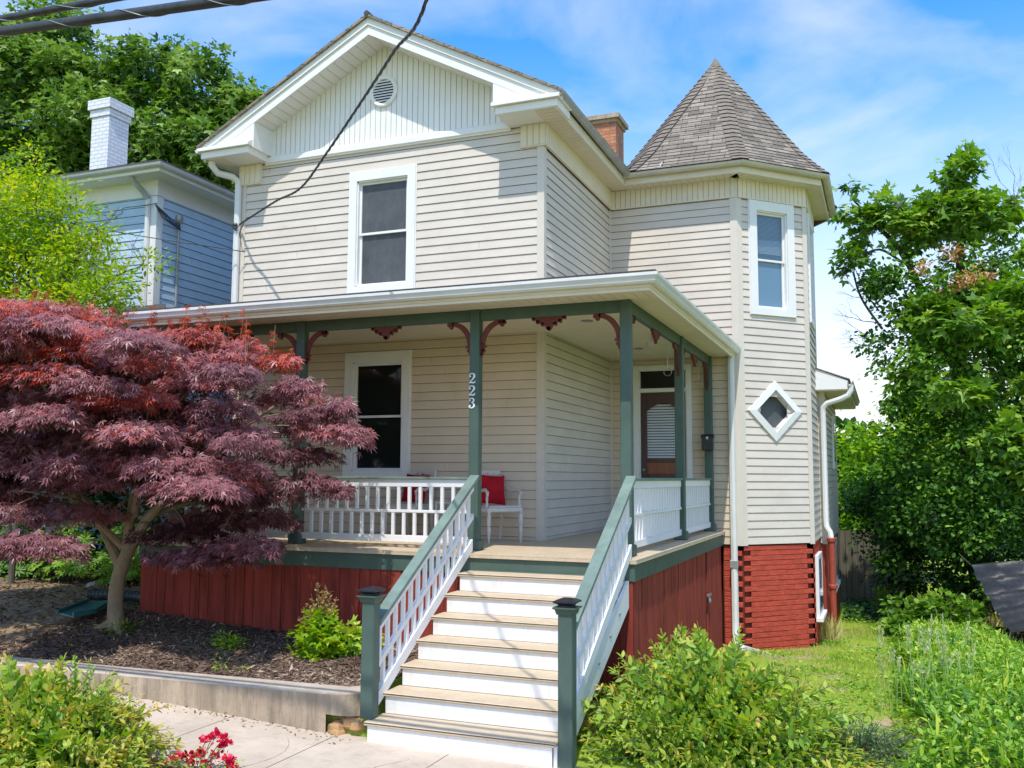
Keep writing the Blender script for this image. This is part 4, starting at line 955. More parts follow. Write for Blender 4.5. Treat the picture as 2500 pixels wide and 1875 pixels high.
def chair(cx, cy, rot, label, plabel):
    T = thing('porch_chair', (cx, cy, DZ), label, 'chair', 'white armchairs on the porch')
    T.rotation_euler = (0, 0, rot)
    def B(mb, nm, par=T):
        o = mb.build(nm, 'chair', None, smooth=True); o.parent = par; return o
    for sx in (-1, 1):
        m = MB(); m.lathe((sx * .245, -.24, 0), [(.012, 0), (.018, .05), (.022, .12), (.026, .2), (.018, .215), (.028, .24), (.030, .36), (.020, .38), (.029, .40), (.029, .46)], 10); B(m, 'leg')
        m = MB(); m.tube([(sx * .22, .285, 0), (sx * .215, .235, .22), (sx * .215, .225, .44)], [.018, .022, .024], 4); B(m, 'leg')
        m = MB(); m.tube([(sx * .215, .225, .43), (sx * .215, .25, .65), (sx * .22, .32, .97)], [.024, .023, .020], 4); B(m, 'back_post')
        m = MB(); m.lathe((sx * .25, -.19, .46), [(.016, 0), (.022, .03), (.013, .06), (.018, .12), (.013, .18)], 8); m.tube([(sx * .25, -.20, .62), (sx * .262, -.225, .665), (sx * .262, -.16, .70), (sx * .255, .0, .685), (sx * .24, .12, .71), (sx * .22, .26, .785)], [.016, .022, .024, .022, .022, .018], 8); B(m, 'armrest')
    m = MB(); m.bbox(-.27, .27, -.265, .24, .405, .465, b=.012); B(m, 'seat_frame')
    m = MB(); m.bbox(-.25, .25, -.25, .22, .466, .49, b=.012); B(m, 'seat')
    m = MB()
    for z, yy, t in ((.60, .245, .03), (.70, .26, .03), (.80, .28, .035), (.93, .31, .06)): m.beam((-.215, yy, z), (.215, yy, z), .018, t)
    B(m, 'backrest')
    # pillow: puffed square leaning on the back
    Pw = bpy.data.objects.new('throw_pillow', None); bpy.data.objects.remove(Pw)
    V = []; F = []; n = 12; s = .21
    for side in (1, -1):
        for j in range(n + 1):
            for i in range(n + 1):
                u, v = i / n * 2 - 1, j / n * 2 - 1; k = max(0, (1 - abs(u) ** 2.6) * (1 - abs(v) ** 2.6)) ** .45
                pinch = 1 - .07 * (1 - abs(abs(u) - 1) ** .0) ; cx_ = 1 - .07 * (1 - v * v) * 1; cz_ = 1 - .07 * (1 - u * u)
                V.append((u * s * cx_, side * .075 * k * (1 + .12 * math.sin(5 * u + 3 * v)), v * s * cz_))
    for sd in (0, 1):
        for j in range(n):
            for i in range(n):
                a = sd * (n + 1) ** 2 + j * (n + 1) + i; q = (a, a + 1, a + n + 2, a + n + 1); F.append(q if sd == 0 else q[::-1])
    m = MB(); m.mesh(V, F)
    for t in range(60):      # fringe
        sx_ = random.choice((-1, 1)); v = random.uniform(-1, 1) * s
        a, b = ((sx_ * s, 0, v), (sx_ * (s + .02), random.uniform(-.01, .01), v + random.uniform(-.01, .01))) if t % 2 else ((v, 0, sx_ * s), (v + .005, random.uniform(-.01, .01), sx_ * (s + .02)))
        m.tube([a, b], .004, 3)
    o = m.build('throw_pillow', 'pillow', None, smooth=True)
    o.matrix_world = Matrix.Translation((cx, cy, DZ)) @ Matrix.Rotation(rot, 4, 'Z') @ Matrix.Translation((0, .13, .70)) @ Matrix.Rotation(R(-14), 4, 'X') @ Matrix.Rotation(R(4 if rot else -3), 4, 'Y')
    tag(o, plabel, 'pillow', 'red pillows on the porch chairs')
chair(-.48, -.52, R(52), 'white wooden armchair with red pillow between the numbered post and the wall corner', 'red fringed pillow on the armchair next to the numbered post')
chair(-1.86, -.42, R(-8), 'white wooden armchair with red pillow below the ground floor window', 'red pillow on the armchair below the ground floor window')
TB = thing('side_table', (-1.22, -.42, DZ), 'small pierced white side table between the two porch armchairs', 'side table')
m = MB(); m.bbox(-1.39, -1.05, -.58, -.26, DZ + .50, DZ + .53); m.build('tabletop', 'chair', TB)
for sx in (-1.37, -1.07):
    for sy in (-.56, -.28): MB().bbox(sx - .018, sx + .018, sy - .018, sy + .018, DZ, DZ + .50).build('leg', 'chair', TB)
m = MB(); to3 = lambda a, z, o: (a, -.565 + o, z)
for i in range(4):
    for j in range(2):
        cx, cz = -1.345 + i * .083, DZ + .45 - j * .085
        for k in range(4):
            a = k * math.pi / 2; c = (cx + .041 * math.cos(a + math.pi / 4) * 1.35, cz + .041 * math.sin(a + math.pi / 4) * 1.35)
            pts = [(c[0] + .042 * math.cos(a + math.pi / 4 + math.pi - .78 + 1.56 * t / 5), c[1] + .042 * math.sin(a + math.pi / 4 + math.pi - .78 + 1.56 * t / 5)) for t in range(6)]
            add_ribbon(m, pts, [.006] * 6, to3, .01)
m.box(-1.39, -1.05, -.57, -.555, DZ + .32, DZ + .335); m.build('pierced_apron', 'chair', TB)

# ------------------------------------------------------------------ neighbour house
NB = thing('neighbour_house', (-7.5, .41, .6), 'blue clapboard neighbour house with white trim and white chimney', 'house')
NX, NY = -7.5, .41
mb = MB(); mb.siding((-16, NY), (1, 0), 16 + NX, .6, 7.40, (0, -1), e=.15, lip=.016, zref=0); mb.siding((NX, NY), (0, 1), 9.5, .6, 7.40, (1, 0), e=.15, lip=.016, zref=0); mb.build('wall', ['bluesiding', 'groove'], NB)
MB().box(-16, NX - .02, NY + .02, 10, 0, 7.7).build('wall_core', 'groove', NB)
Hs = H; H = NB
corner('corner_board', NX, NY, (-1, 0), (0, 1), .6, 7.38, w=.13, t=.03, mat='white')
H = Hs
MB().sweep([(0, 0), (.03, 0), (.03, .28), (.10, .35), (0, .35)], [(-16, NY, 7.37), (NX, NY, 7.37), (NX, 9.9, 7.37)]).build('frieze', 'white', NB)
MB().sweep([(0, 7.66), (.42, 7.66), (.43, 7.76), (0, 7.80)], [(-16, NY, 0), (NX, NY, 0), (NX, 9.9, 0)]).build('eave', 'white', NB)
MB().sweep([(a, b) for a, b in hr], [(-16, NY - .40, 7.78), (NX + .40, NY - .40, 7.78), (NX + .40, 9.9, 7.78)]).build('gutter', 'palegutter', NB, smooth=True)
MB().prism([(-16.2, NY - .46, 7.80), (NX + .46, NY - .46, 7.80), (-10.4, 5.2, 8.75), (-13.0, 5.2, 8.75)], (0, 0, .05)).build('roof', 'shingleflat', NB)
MB().prism([(NX + .46, NY - .46, 7.80), (NX + .46, 10.2, 7.80), (-10.4, 5.2, 8.75)], (0, 0, .05)).build('roof', 'shingleflat', NB)
c = MB(); c.box(-11.93, -11.42, 3.0, 3.58, 8.0, 10.42); CH = c.build('chimney', 'whitebrick', NB)
c = MB(); c.box(-11.96, -11.39, 2.97, 3.61, 10.42, 10.58); c.box(-12.0, -11.35, 2.93, 3.65, 10.581, 10.80); c.build('chimney_cap', 'whitebrick', CH)
m = MB(); m.tube([(NX - .30, NY - .33, 7.72), (NX - .28, NY - .30, 7.60), (NX - .2, NY - .12, 7.42), (NX - .14, NY - .07, 7.30)], .05, 8); m.build('downspout', 'galv', NB, smooth=True)
MB().tube([(NX - .14, NY - .07, 7.32), (NX - .14, NY - .07, 1)], .045, 8).build('downspout', 'gutterwhite', NB, smooth=True)
m = MB(); m.tube([(NX + .05, .93, 3.0), (NX + .05, .93, 7.02)], .026, 8); m.lathe((NX + .05, .93, 7.0), [(.035, 0), (.06, .03), (.075, .08), (.07, .14), (.03, .16)], 10); MS = m.build('service_mast', 'galv', NB, smooth=True)
for k in range(4): MB().tube([(NX + .05, .93, 7.02), (NX + .12 + .02 * k, .83, 6.92 - .03 * k), (NX + .1, .75 - .1 * k, 6.98), (NX + .02, .35, 7.20)], .010, 4).build('mast_wire', 'cable', MS)
for yy in (1.9,): W_ = MB().bbox(NX, NX + .05, yy + 3, yy + 4, 5.0, 6.9).build('window', 'white', NB)
MB().bbox(-10.1, -9.15, NY - .05, NY, 5.1, 6.9).build('window', 'white', NB); MB().bbox(-10.0, -9.25, NY - .06, NY - .051, 5.2, 6.8).build('pane', 'glass', NB)
# low side roof glimpsed over the porch
MB().prism([(-8.8, -1.4, 4.6), (-5.6, -1.4, 4.6), (-7.2, NY, 5.35), (-8.8, NY, 5.35)], (0, 0, .05)).build('low_roof', 'shingleflat', NB)

# ------------------------------------------------------------------ cables
def smooth_path(pts, n=8):
    P = [Vector(p) for p in pts]; out = []
    for i in range(len(P) - 1):
        p0, p1, p2, p3 = P[max(0, i - 1)], P[i], P[i + 1], P[min(len(P) - 1, i + 2)]
        for k in range(n):
            t = k / n; out.append(.5 * ((2 * p1) + (p2 - p0) * t + (2 * p0 - 5 * p1 + 4 * p2 - p3) * t * t + (3 * p1 - p0 - 3 * p2 + p3) * t ** 3))
    out.append(P[-1]); return out
def line_cable(p, q, r, label, ext=(-12, 9), wrap=True, sag=.0):
    p, q = Vector(p), Vector(q); d = (q - p) / (q.x - p.x)
    pts = []
    for i in range(41):
        x = ext[0] + (ext[1] - ext[0]) * i / 40; v = p + d * (x - p.x); v.z += sag * ((x - .5) / 6) ** 2; pts.append(v)
    m = MB(); m.tube(pts, r, 12); 
    o = m.build('utility_cable', 'cable', None, smooth=True); tag(o, label, 'cable', 'thick cable bundles over the street')
    if wrap:
        w = MB(); hp = []
        for i in range(500):
            x = -4 + 7 * i / 499; v = p + d * (x - p.x); v.z += sag * ((x - .5) / 6) ** 2; a = x * 9.0
            hp.append(v + Vector((0, math.cos(a) * (r + .003), math.sin(a) * (r + .003))))
        w.tube(hp, .0035, 4); c_ = w.build('lashing_wire', 'galv', o)
line_cable((-1.63, -7.5, 5.70), (.40, -7.5, 5.55), .036, 'lower thick black lashed cable crossing the top left corner', sag=.05)
line_cable((-1.66, -7.45, 5.835), (-.87, -7.45, 5.80), .026, 'upper thick black cable clipped by the top left corner', sag=.05)
dp = smooth_path([(-5.26, -.10, 6.50), (-4.95, -.35, 6.47), (-4.67, -.5, 6.49), (-3.9, -.98, 6.50), (-3.1, -1.5, 6.46), (-2.08, -2.4, 6.55), (-.871, -3.6, 6.55), (.215, -4.8, 6.42), (1.19, -6.0, 6.17), (2.6, -8, 6.6), (5, -12, 8)], 14)
dp = [v for v in dp]
ms = MB()
for ph in (0, 2.09, 4.18):
    pp = []
    for i, v in enumerate(dp):
        t = (dp[min(i + 1, len(dp) - 1)] - dp[max(i - 1, 0)]).normalized(); a = t.cross(Vector((0, 0, 1))).normalized(); b = a.cross(t)
        an = i * 1.15 + ph; pp.append(v + (a * math.cos(an) + b * math.sin(an)) * .010)
    ms.tube(pp, .0085, 5)
SD = tag(ms.build('service_drop_wire', 'cable', None, smooth=True), 'black twisted service wire running from above to the upper left house corner', 'wire')
m = MB()
for a, b in (((-5.26, -.10, 6.50), (-5.30, -.12, 6.40)), ((-5.1, -.2, 6.48), (-5.28, -.05, 6.28))): m.tube(smooth_path([a, ((a[0] + b[0]) / 2 - .02, -.16, (a[2] + b[2]) / 2 - .05), b], 5), .008, 5)
m.lathe((-5.33, -.13, 6.42), [(.0, -.01), (.04, 0), (.045, .03), (.025, .05), (.045, .07), (.03, .1), (0, .1)], 10); m.build('wire_end', 'cable', SD)
tag(MB().tube(smooth_path([(-14, -5.5, 7.5), (-8.398, -2.0, 6.58), (-7.2, -1.4, 6.32), (-6.127, -1.0, 6.12), (-5.139, -.1, 6.03)], 8), .008, 5).build('telephone_wire', 'cable'), 'thin dark wire crossing the yellow green tree towards the beige house', 'wire')
tag(MB().tube(smooth_path([(-7.45, .36, 7.22), (-7.9, .1, 7.12), (-8.6, -.6, 6.95), (-14, -5.5, 7.6)], 8), .008, 5).build('neighbour_wire', 'cable'), 'thin wire running from the blue house corner into the yellow green tree', 'wire')
# ------------------------------------------------------------------ foliage
def tmpl(kind):
    V = []; F = []
    if kind == 'leaf':
        V = [(0, 0, 0), (.20, .35, .05), (.16, .70, .03), (0, 1, -.06), (-.16, .70, .03), (-.20, .35, .05), (0, .5, 0)]
        F = [(0, 1, 2, 6), (6, 2, 3, 4), (0, 6, 4, 5)]
    elif kind == 'round':
        V = [(0, 0, 0), (.36, .28, .05), (.30, .72, .02), (0, 1, -.05), (-.30, .72, .02), (-.36, .28, .05)]; F = [(0, 1, 2, 3), (0, 3, 4, 5)]
    elif kind == 'long':
        V = [(0, 0, 0), (.10, .35, .03), (.12, .70, .0), (0, 1, -.10), (-.12, .70, .0), (-.10, .35, .03)]; F = [(0, 1, 2, 3), (0, 3, 4, 5)]
    elif kind in ('palm', 'maple'):
        A = [-78, -40, 0, 40, 78] if kind == 'palm' else [-62, 0, 62]
        Ls = [.62, .9, 1.0, .9, .62] if kind == 'palm' else [.85, 1, .85]
        hw = .085 if kind == 'palm' else .24
        for a, l in zip(A, Ls):
            t = math.radians(a); c, s = math.cos(t), math.sin(t); b = len(V); dr = -.22 if kind == 'palm' else -.08
            for (x, y, z) in ((0, 0, 0), (hw, .45 * l, -.01), (0, l, dr * l), (-hw, .45 * l, -.01)): V.append((x * c + y * s, -x * s + y * c, z))
            F.append((b, b + 1, b + 2, b + 3))
    elif kind == 'blade':
        V = [(-.035, 0, 0), (.035, 0, 0), (.02, .6, .06), (0, 1, .25)]; F = [(0, 1, 2, 3)]
    elif kind == 'spray':          # pinnate twig: 9 leaflets
        for k in range(5):
            for sd in ((-1, 1) if k < 4 else (0,)):
                y0 = .12 + k * .18; b = len(V); dx, dy = (sd * .34, .16) if sd else (0, .24); px, py = (.055 * (1 if sd == 0 else 0), .10 if sd else 0)
                V += [(0, y0, 0), (dx * .5 + px, y0 + dy * .5 - py * .7, .03), (dx, y0 + dy, -.03), (dx * .5 - px, y0 + dy * .5 + py * .7, .03)]; F.append((b, b + 1, b + 2, b + 3))
    return np.array(V, float), F
def norm(a): return a / np.maximum(np.linalg.norm(a, axis=1, keepdims=True), 1e-9)
AMP = .36
class Leaves:
    def __init__(s): s.P = []; s.D = []; s.N = []; s.S = []; s.T = []
    def add(s, P, D, N, S, T):
        P = np.asarray(P, float); n = len(P); s.P.append(P); s.D.append(np.broadcast_to(D, (n, 3)).copy()); s.N.append(np.broadcast_to(N, (n, 3)).copy())
        s.S.append(np.broadcast_to(S, (n,)).copy()); s.T.append(np.broadcast_to(T, (n,)).copy())
    def build(s, name, kind, mat, parent=None):
        P, D, N, S, T = [np.concatenate(a) for a in (s.P, s.D, s.N, s.S, s.T)]
        off = np.array(WL.get(parent.name, (0, 0, 0))) if parent else 0
        tv, tf = tmpl(kind); D = norm(D); X = norm(np.cross(D, N)); Z = np.cross(X, D)
        n = len(P); k = len(tv)
        V = (P - off)[:, None, :] + S[:, None, None] * (tv[None, :, 0:1] * X[:, None, :] + tv[None, :, 1:2] * D[:, None, :] + tv[None, :, 2:3] * Z[:, None, :])
        V = V.reshape(-1, 3); me = bpy.data.meshes.new(name); me.vertices.add(len(V)); me.vertices.foreach_set('co', V.ravel())
        ls = np.array([len(f) for f in tf]); li = np.array([i for f in tf for i in f])
        loops = (np.arange(n)[:, None] * k + li[None, :]).ravel(); tot = np.tile(ls, n); st = np.concatenate([[0], np.cumsum(tot)[:-1]])
        me.loops.add(len(loops)); me.loops.foreach_set('vertex_index', loops.astype('i')); me.polygons.add(len(tot))
        me.polygons.foreach_set('loop_start', st.astype('i')); me.polygons.foreach_set('loop_total', tot.astype('i'))
        me.update(calc_edges=True); at = me.attributes.new('tint', 'FLOAT', 'FACE'); at.data.foreach_set('value', np.repeat(np.clip(T, 0, 1), len(tf)).astype('f'))
        me.materials.append(mat); o = bpy.data.objects.new(name, me); col.objects.link(o)
        if parent: o.parent = parent
        return o
def rdir(n): return norm(rng.normal(size=(n, 3)))
def clumps(L, C, out, k, sig, size, tint, flat=.7, droop=.25, tj=.12, upn=1.0):
    """k leaves round every centre C; 'out' is the outward direction of each clump"""
    m = len(C); Cc = np.repeat(C, k, 0); O = np.repeat(out, k, 0); n = m * k
    g = rng.normal(size=(n, 3)) * sig; g[:, 2] *= flat; P = Cc + g
    D = norm(O * .7 + norm(g + 1e-9) * .8 + rng.normal(size=(n, 3)) * .45); D[:, 2] -= droop
    N = np.array([0, 0, 1.]) * upn + O * .35 + rng.normal(size=(n, 3)) * .45
    t = np.repeat(np.broadcast_to(tint, (m,)) + rng.normal(size=m) * tj * .7, k) + rng.normal(size=n) * tj
    L.add(P, D, N, size * rng.uniform(.65, 1.25, n), t)
def blobs(L, B, dens, k, sig, size, tint=.5, shell=.75, **kw):
    """B: list of (x,y,z,rx,ry,rz); clump centres near the surface of each ellipsoid, uneven"""
    for b in B:
        c, r = np.array(b[:3]), np.array(b[3:6]); tb = b[6] if len(b) > 6 else tint
        area = 4 * math.pi * ((r[0] * r[1]) ** 1.6 + (r[0] * r[2]) ** 1.6 + (r[1] * r[2]) ** 1.6) ** (1 / 1.6) / 3 ** (1 / 1.6)
        m = max(3, int(area * dens)); d = rdir(m)
        rad = shell + (1.06 - shell) * rng.random(m) ** .6
        lump = np.array([noise.noise(Vector((c + v * r) * (1.1 / max(.5, r.mean() ** .5)))) for v in d]); rad = rad * (1 + AMP * lump)
        keep = lump > -.30; d = d[keep]; rad = rad[keep]; lump = lump[keep]
        C = c + d * r * rad[:, None]
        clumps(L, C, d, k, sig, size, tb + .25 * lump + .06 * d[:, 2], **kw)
def split_blobs(B, n, f, seed=1):
    """every big blob becomes a core plus n smaller ones on its surface, so the outline breaks up and shows gaps"""
    r_ = random.Random(seed); out = []
    for b in B:
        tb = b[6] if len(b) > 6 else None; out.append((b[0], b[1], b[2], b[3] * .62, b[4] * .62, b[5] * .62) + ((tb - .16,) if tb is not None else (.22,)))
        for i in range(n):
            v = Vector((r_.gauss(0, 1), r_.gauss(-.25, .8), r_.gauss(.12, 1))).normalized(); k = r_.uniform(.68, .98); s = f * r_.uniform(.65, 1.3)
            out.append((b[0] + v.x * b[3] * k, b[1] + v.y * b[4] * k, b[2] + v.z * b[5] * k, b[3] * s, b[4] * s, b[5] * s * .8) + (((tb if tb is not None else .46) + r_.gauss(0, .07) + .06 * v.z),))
    return out
def limb(mb, pts, r0, r1, n=8, wob=.0):
    pp = smooth_path(pts, 5); k = len(pp)
    pp = [p + Vector((random.uniform(-wob, wob), random.uniform(-wob, wob), random.uniform(-wob, wob) * .5)) if 0 < i < k - 1 else p for i, p in enumerate(pp)]
    mb.tube(pp, [r0 + (r1 - r0) * (i / (k - 1)) for i in range(k)], n)
def twigs(mb, p, d, l, r, depth, spread=.6, upw=.1):
    p = Vector(p); d = Vector(d).normalized(); mid = p + d * l * .5 + Vector((random.uniform(-.1, .1), random.uniform(-.1, .1), random.uniform(-.05, .1))) * l
    q = p + d * l; mb.tube([p, mid, q], [r, r * .8, r * .55], 4, cap=False)
    if depth > 0:
        for k in range(random.choice((2, 3))):
            nd = (d + Vector((random.gauss(0, spread), random.gauss(0, spread), random.gauss(upw, spread)))).normalized()
            twigs(mb, q if k < 2 else mid, nd, l * random.uniform(.55, .8), r * .55, depth - 1, spread, upw)

G_ = lambda a: leafmat(*a)
green_mid = leafmat('green_leaves', [(.0, (.012, .036, .006)), (.35, (.07, .17, .018)), (.65, (.19, .36, .04)), (1, (.36, .50, .08))], .34, .42, .45)
green_dark = leafmat('dark_leaves', [(.0, (.006, .02, .006)), (.5, (.040, .115, .018)), (.8, (.10, .22, .035)), (1, (.20, .36, .07))], .28, .5, .25)
green_ivy = leafmat('ivy_leaves', [(.0, (.010, .032, .006)), (.45, (.085, .22, .028)), (.75, (.21, .41, .055)), (1, (.36, .54, .10))], .3, .5, .25)
green_tree = leafmat('locust_leaves', [(.0, (.012, .036, .006)), (.3, (.06, .14, .02)), (.55, (.19, .31, .06)), (1, (.40, .52, .15))], .34, .5, .3)
lime = leafmat('yellow_green_leaves', [(.0, (.045, .12, .010)), (.4, (.15, .31, .014)), (.75, (.34, .50, .02)), (1, (.62, .58, .04))], .45, .5, .25)
bushm = leafmat('shrub_leaves', [(.0, (.02, .06, .01)), (.35, (.11, .24, .025)), (.65, (.28, .44, .05)), (.88, (.48, .54, .07)), (1, (.62, .46, .10))], .32, .45, .35)
clover = leafmat('ground_cover_leaves', [(.0, (.018, .07, .012)), (.35, (.10, .25, .025)), (.7, (.30, .50, .05)), (1, (.60, .66, .09))], .3, .45, .4)
redm = leafmat('red_maple_leaves', [(.0, (.035, .016, .012)), (.22, (.10, .035, .034)), (.45, (.27, .11, .12)), (.64, (.43, .185, .19)), (.78, (.46, .085, .06)), (1, (.72, .11, .03))], .22, .42, .6)
grassm = leafmat('grass_blades', [(.0, (.10, .22, .015)), (.5, (.32, .50, .05)), (.8, (.52, .56, .11)), (1, (.62, .52, .26))], .3, .6, .2)
chipm = leafmat('bark_chips', [(.0, (.045, .028, .02)), (.5, (.15, .098, .07)), (.8, (.30, .21, .15)), (1, (.50, .39, .28))], .0, .9, .1)
litterm = leafmat('dry_leaves', [(.0, (.05, .03, .015)), (.5, (.20, .13, .07)), (.85, (.40, .28, .15)), (1, (.55, .42, .25))], .1, .8, .15)
goldm = leafmat('gold_seedheads', [(0, (.35, .22, .06)), (1, (.65, .45, .16))], .2, .7, .2)
rosem = leafmat('crimson_petals', [(0, (.22, .0, .018)), (.6, (.80, .012, .075)), (1, (.90, .16, .25))], .25, .5, .3)
pinkdry = leafmat('faded_orange_leaves', [(0, (.45, .20, .10)), (1, (.75, .45, .20))], .3, .7, .2)

# --- large tree behind the neighbour house, two crowns
def bigtree(name, base, B, label, dens, k, sig, size, mat, kind='leaf', trunk=.35, tint=.5, group='trees behind the houses', bark='bark2', **kw):
    T = thing(name, base, label, 'tree', group); mb = MB(); c0 = Vector(base)
    top = max(b[2] for b in B); cx = sum(b[0] for b in B) / len(B); cy = sum(b[1] for b in B) / len(B)
    fork = c0 + Vector(((cx - c0.x) * .2, (cy - c0.y) * .2, (top - c0.z) * .35))
    limb(mb, [c0, c0 + (fork - c0) * .5 + Vector((.1, 0, 0)), fork], trunk, trunk * .7, 10)
    for b in B:
        e = Vector(b[:3]); m1 = fork.lerp(e, .5) + Vector((0, 0, .3)); limb(mb, [fork, m1, e], trunk * .42, trunk * .1, 6, .05)
        for i in range(5): twigs(mb, e.lerp(m1, .3), rdir(1)[0] + np.array([0, 0, .5]), max(b[3], b[5]) * .55, trunk * .07, 2)
    mb.build('trunk', bark, T, smooth=True)
    L = Leaves(); blobs(L, split_blobs(B, 15, .34, len(name) + int(base[0])), dens, k, sig, size, tint, **kw); L.build('crown', kind, mat, T); return T
rb = random.Random(3)
BL = [(-27.5, 14, 16.0, 5.0, 3.5, 4.0), (-29, 14, 19.3, 2.6, 2, 1.8), (-25.6, 13.5, 19.0, 1.9, 1.8, 1.9), (-30, 13, 12, 5, 3, 4), (-24.5, 13, 12.5, 3.2, 2.4, 3), (-26.5, 12.5, 15, 3, 1.5, 2.2), (-28, 12.5, 10, 4, 2, 2.5)]
bigtree('locust_tree', (-27, 14.5, 0), BL, 'tall green tree at the left edge behind the white chimney', 2.1, 17, .24, .23, green_tree, 'maple', .45, .42, tj=.17)
BR = [(-20.8, 14, 15.0, 3.6, 3, 3.3), (-20.7, 14, 17.7, 1.7, 1.5, 1.1), (-18.4, 14, 16.4, 1.7, 1.6, 1.5), (-16.9, 13.8, 14.7, 1.0, 1.2, 1.2), (-18.2, 13.5, 13.2, 2.3, 2, 1.8), (-22.8, 13.5, 12.6, 2.6, 2, 2.5), (-19.5, 13, 10.5, 3.2, 2, 2.4), (-23, 14, 16.6, 1.2, 1.2, 1.3), (-15.9, 13.6, 15.3, .45, .5, .5), (-17, 13.5, 12, 1.6, 1.4, 1.8)]
bigtree('locust_tree', (-20, 14.5, 0), BR, 'tall rounded green tree between the white chimney and the gable', 2.6, 17, .24, .22, green_tree, 'maple', .42, .44, tj=.17)

# --- right tree: ragged maple wrapped in ivy
BT = [(6.15, 9, 8.9, .28, .3, .55, .6), (6.0, 9, 8.1, .55, .5, .55, .6), (5.55, 9, 7.95, .45, .4, .5, .55), (6.6, 9, 7.9, .7, .5, .5, .6), (4.75, 9, 8.15, .42, .35, .30, .6), (5.15, 9, 7.75, .5, .4, .4, .6),
      (3.82, 9, 8.30, .24, .2, .22, .6), (3.95, 9, 8.82, .13, .12, .16, .55), (3.95, 9, 7.2, .24, .2, .36, .5), (4.12, 9, 7.68, .16, .14, .12, .5), (4.35, 9, 8.05, .25, .2, .22, .6)]
BI = [(4.95, 9, 6.35, .70, .7, .75, .5), (5.9, 9, 6.2, 1.0, .9, .9, .5), (7.1, 9.2, 6.3, 1.3, 1.0, 1.2, .6), (4.75, 9, 5.2, .62, .6, .65, .5), (5.7, 8.8, 4.8, 1.0, .9, 1.0, .55), (7.0, 8.6, 4.6, 1.3, 1, 1.3, .5), (8.3, 9, 5.5, 1.3, 1, 2.0, .55),
      (5.05, 8.8, 3.9, .55, .6, .7, .45), (6.0, 8.4, 3.2, 1.1, .9, 1.1, .45), (7.3, 8.0, 2.9, 1.2, .9, 1.4, .42), (4.95, 8.8, 2.6, .62, .6, .9, .42), (5.5, 8.4, 1.6, .9, .8, 1.0, .32), (6.6, 8.0, 1.3, 1.2, .9, 1.0, .3), (8.2, 7.6, 1.6, 1.2, .9, 1.6, .35), (4.85, 9.2, 1.2, .55, .6, .8, .25), (4.45, 9.2, 6.6, .28, .3, .3, .55), (5.6, 9.6, 0.5, 1.2, .8, .9, .12), (7.4, 8.9, .4, 1.6, .8, .9, .12), (4.35, 11.5, 1.5, .55, .6, 1.1, .2), (4.0, 12.3, 1.9, .6, .6, .5, .15), (4.9, 10.5, .6, .7, .6, 1.0, .15)]
RT = thing('ivy_covered_maple', (6.2, 10.2, -.9), 'ragged green maple with bare twigs and ivy right of the turret', 'tree')
mb = MB(); limb(mb, [(6.3, 10.2, -1), (6.2, 10, 2), (6.0, 9.6, 5), (6.1, 9.3, 7.2), (6.15, 9.1, 8.8)], .26, .03, 10, .03)
limb(mb, [(6.0, 9.7, 4.6), (5.4, 9.3, 6.2), (4.9, 9.1, 7.3), (4.3, 9, 8.1), (4.0, 9, 8.5)], .10, .015, 6, .02); limb(mb, [(5.0, 9.1, 7.0), (4.5, 9, 7.35), (4.05, 9, 7.15), (3.95, 9, 6.8)], .035, .012, 5)
limb(mb, [(5.9, 9.8, 3.0), (7.3, 9.4, 5.5), (8.2, 9.2, 8.2)], .12, .03, 6); limb(mb, [(3.95, 9, 6.9), (4.1, 9, 6.3), (4.5, 9, 5.6)], .02, .03, 5)
limb(mb, [(4.3, 9, 8.15), (4.0, 9, 8.2), (3.82, 9, 8.3)], .015, .008, 5); limb(mb, [(4.15, 9, 8.4), (3.9, 9, 8.65), (3.95, 9, 8.85)], .012, .006, 5); limb(mb, [(4.45, 9, 6.0), (4.2, 9, 6.4), (3.98, 9, 7.0)], .02, .008, 5)
for p, d, l in (((6.2, 9, 7.4), (.05, 0, 1), .5), ((6.9, 9, 7.3), (.3, 0, 1), .8), ((7.0, 9, 7.5), (.2, 0, 1), .7), ((7.6, 9, 7.6), (.5, 0, .8), .9), ((4.5, 9, 5.7), (-1, 0, .25), .42), ((4.45, 9, 5.2), (-1, 0, .2), .42), ((4.5, 9, 6.1), (-.9, 0, .5), .40), ((5.3, 9, 6.8), (-.5, 0, .6), .4), ((4.7, 9, 5.4), (-1, 0, .1), .5), ((5.6, 8.4, 6.2), (.1, -.3, .7), .5), ((6.1, 8.2, 5.6), (.3, -.2, .7), .6)):
    twigs(mb, p, d, l, .013, 4, .38, .08)
mb.build('trunk', 'bark2', RT, smooth=True)
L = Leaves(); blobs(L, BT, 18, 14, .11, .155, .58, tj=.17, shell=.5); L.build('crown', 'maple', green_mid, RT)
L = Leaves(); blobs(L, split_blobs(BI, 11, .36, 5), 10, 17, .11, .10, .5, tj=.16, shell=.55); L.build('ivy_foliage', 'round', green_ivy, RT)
L = Leaves(); blobs(L, [(7.6, 7.9, 3.6, .7, .5, .8, .7), (8.2, 8.2, 6.9, .9, .6, .6, .75), (7.0, 8.0, 5.9, .7, .5, .4, .65), (6.2, 7.9, 5.4, .6, .5, .4, .62), (5.5, 8.2, 5.7, .5, .4, .3, .62), (5.0, 8.4, 5.8, .35, .3, .3, .62), (7.4, 7.4, 2.4, .7, .4, .35, .68), (4.9, 8.5, 4.5, .35, .35, .2, .6), (5.9, 7.7, 4.1, .5, .3, .3, .6), (6.6, 7.5, 3.1, .5, .3, .3, .6)], 12, 14, .12, .19, .68, tj=.13, shell=.5); L.build('bright_foliage', 'maple', green_mid, RT)
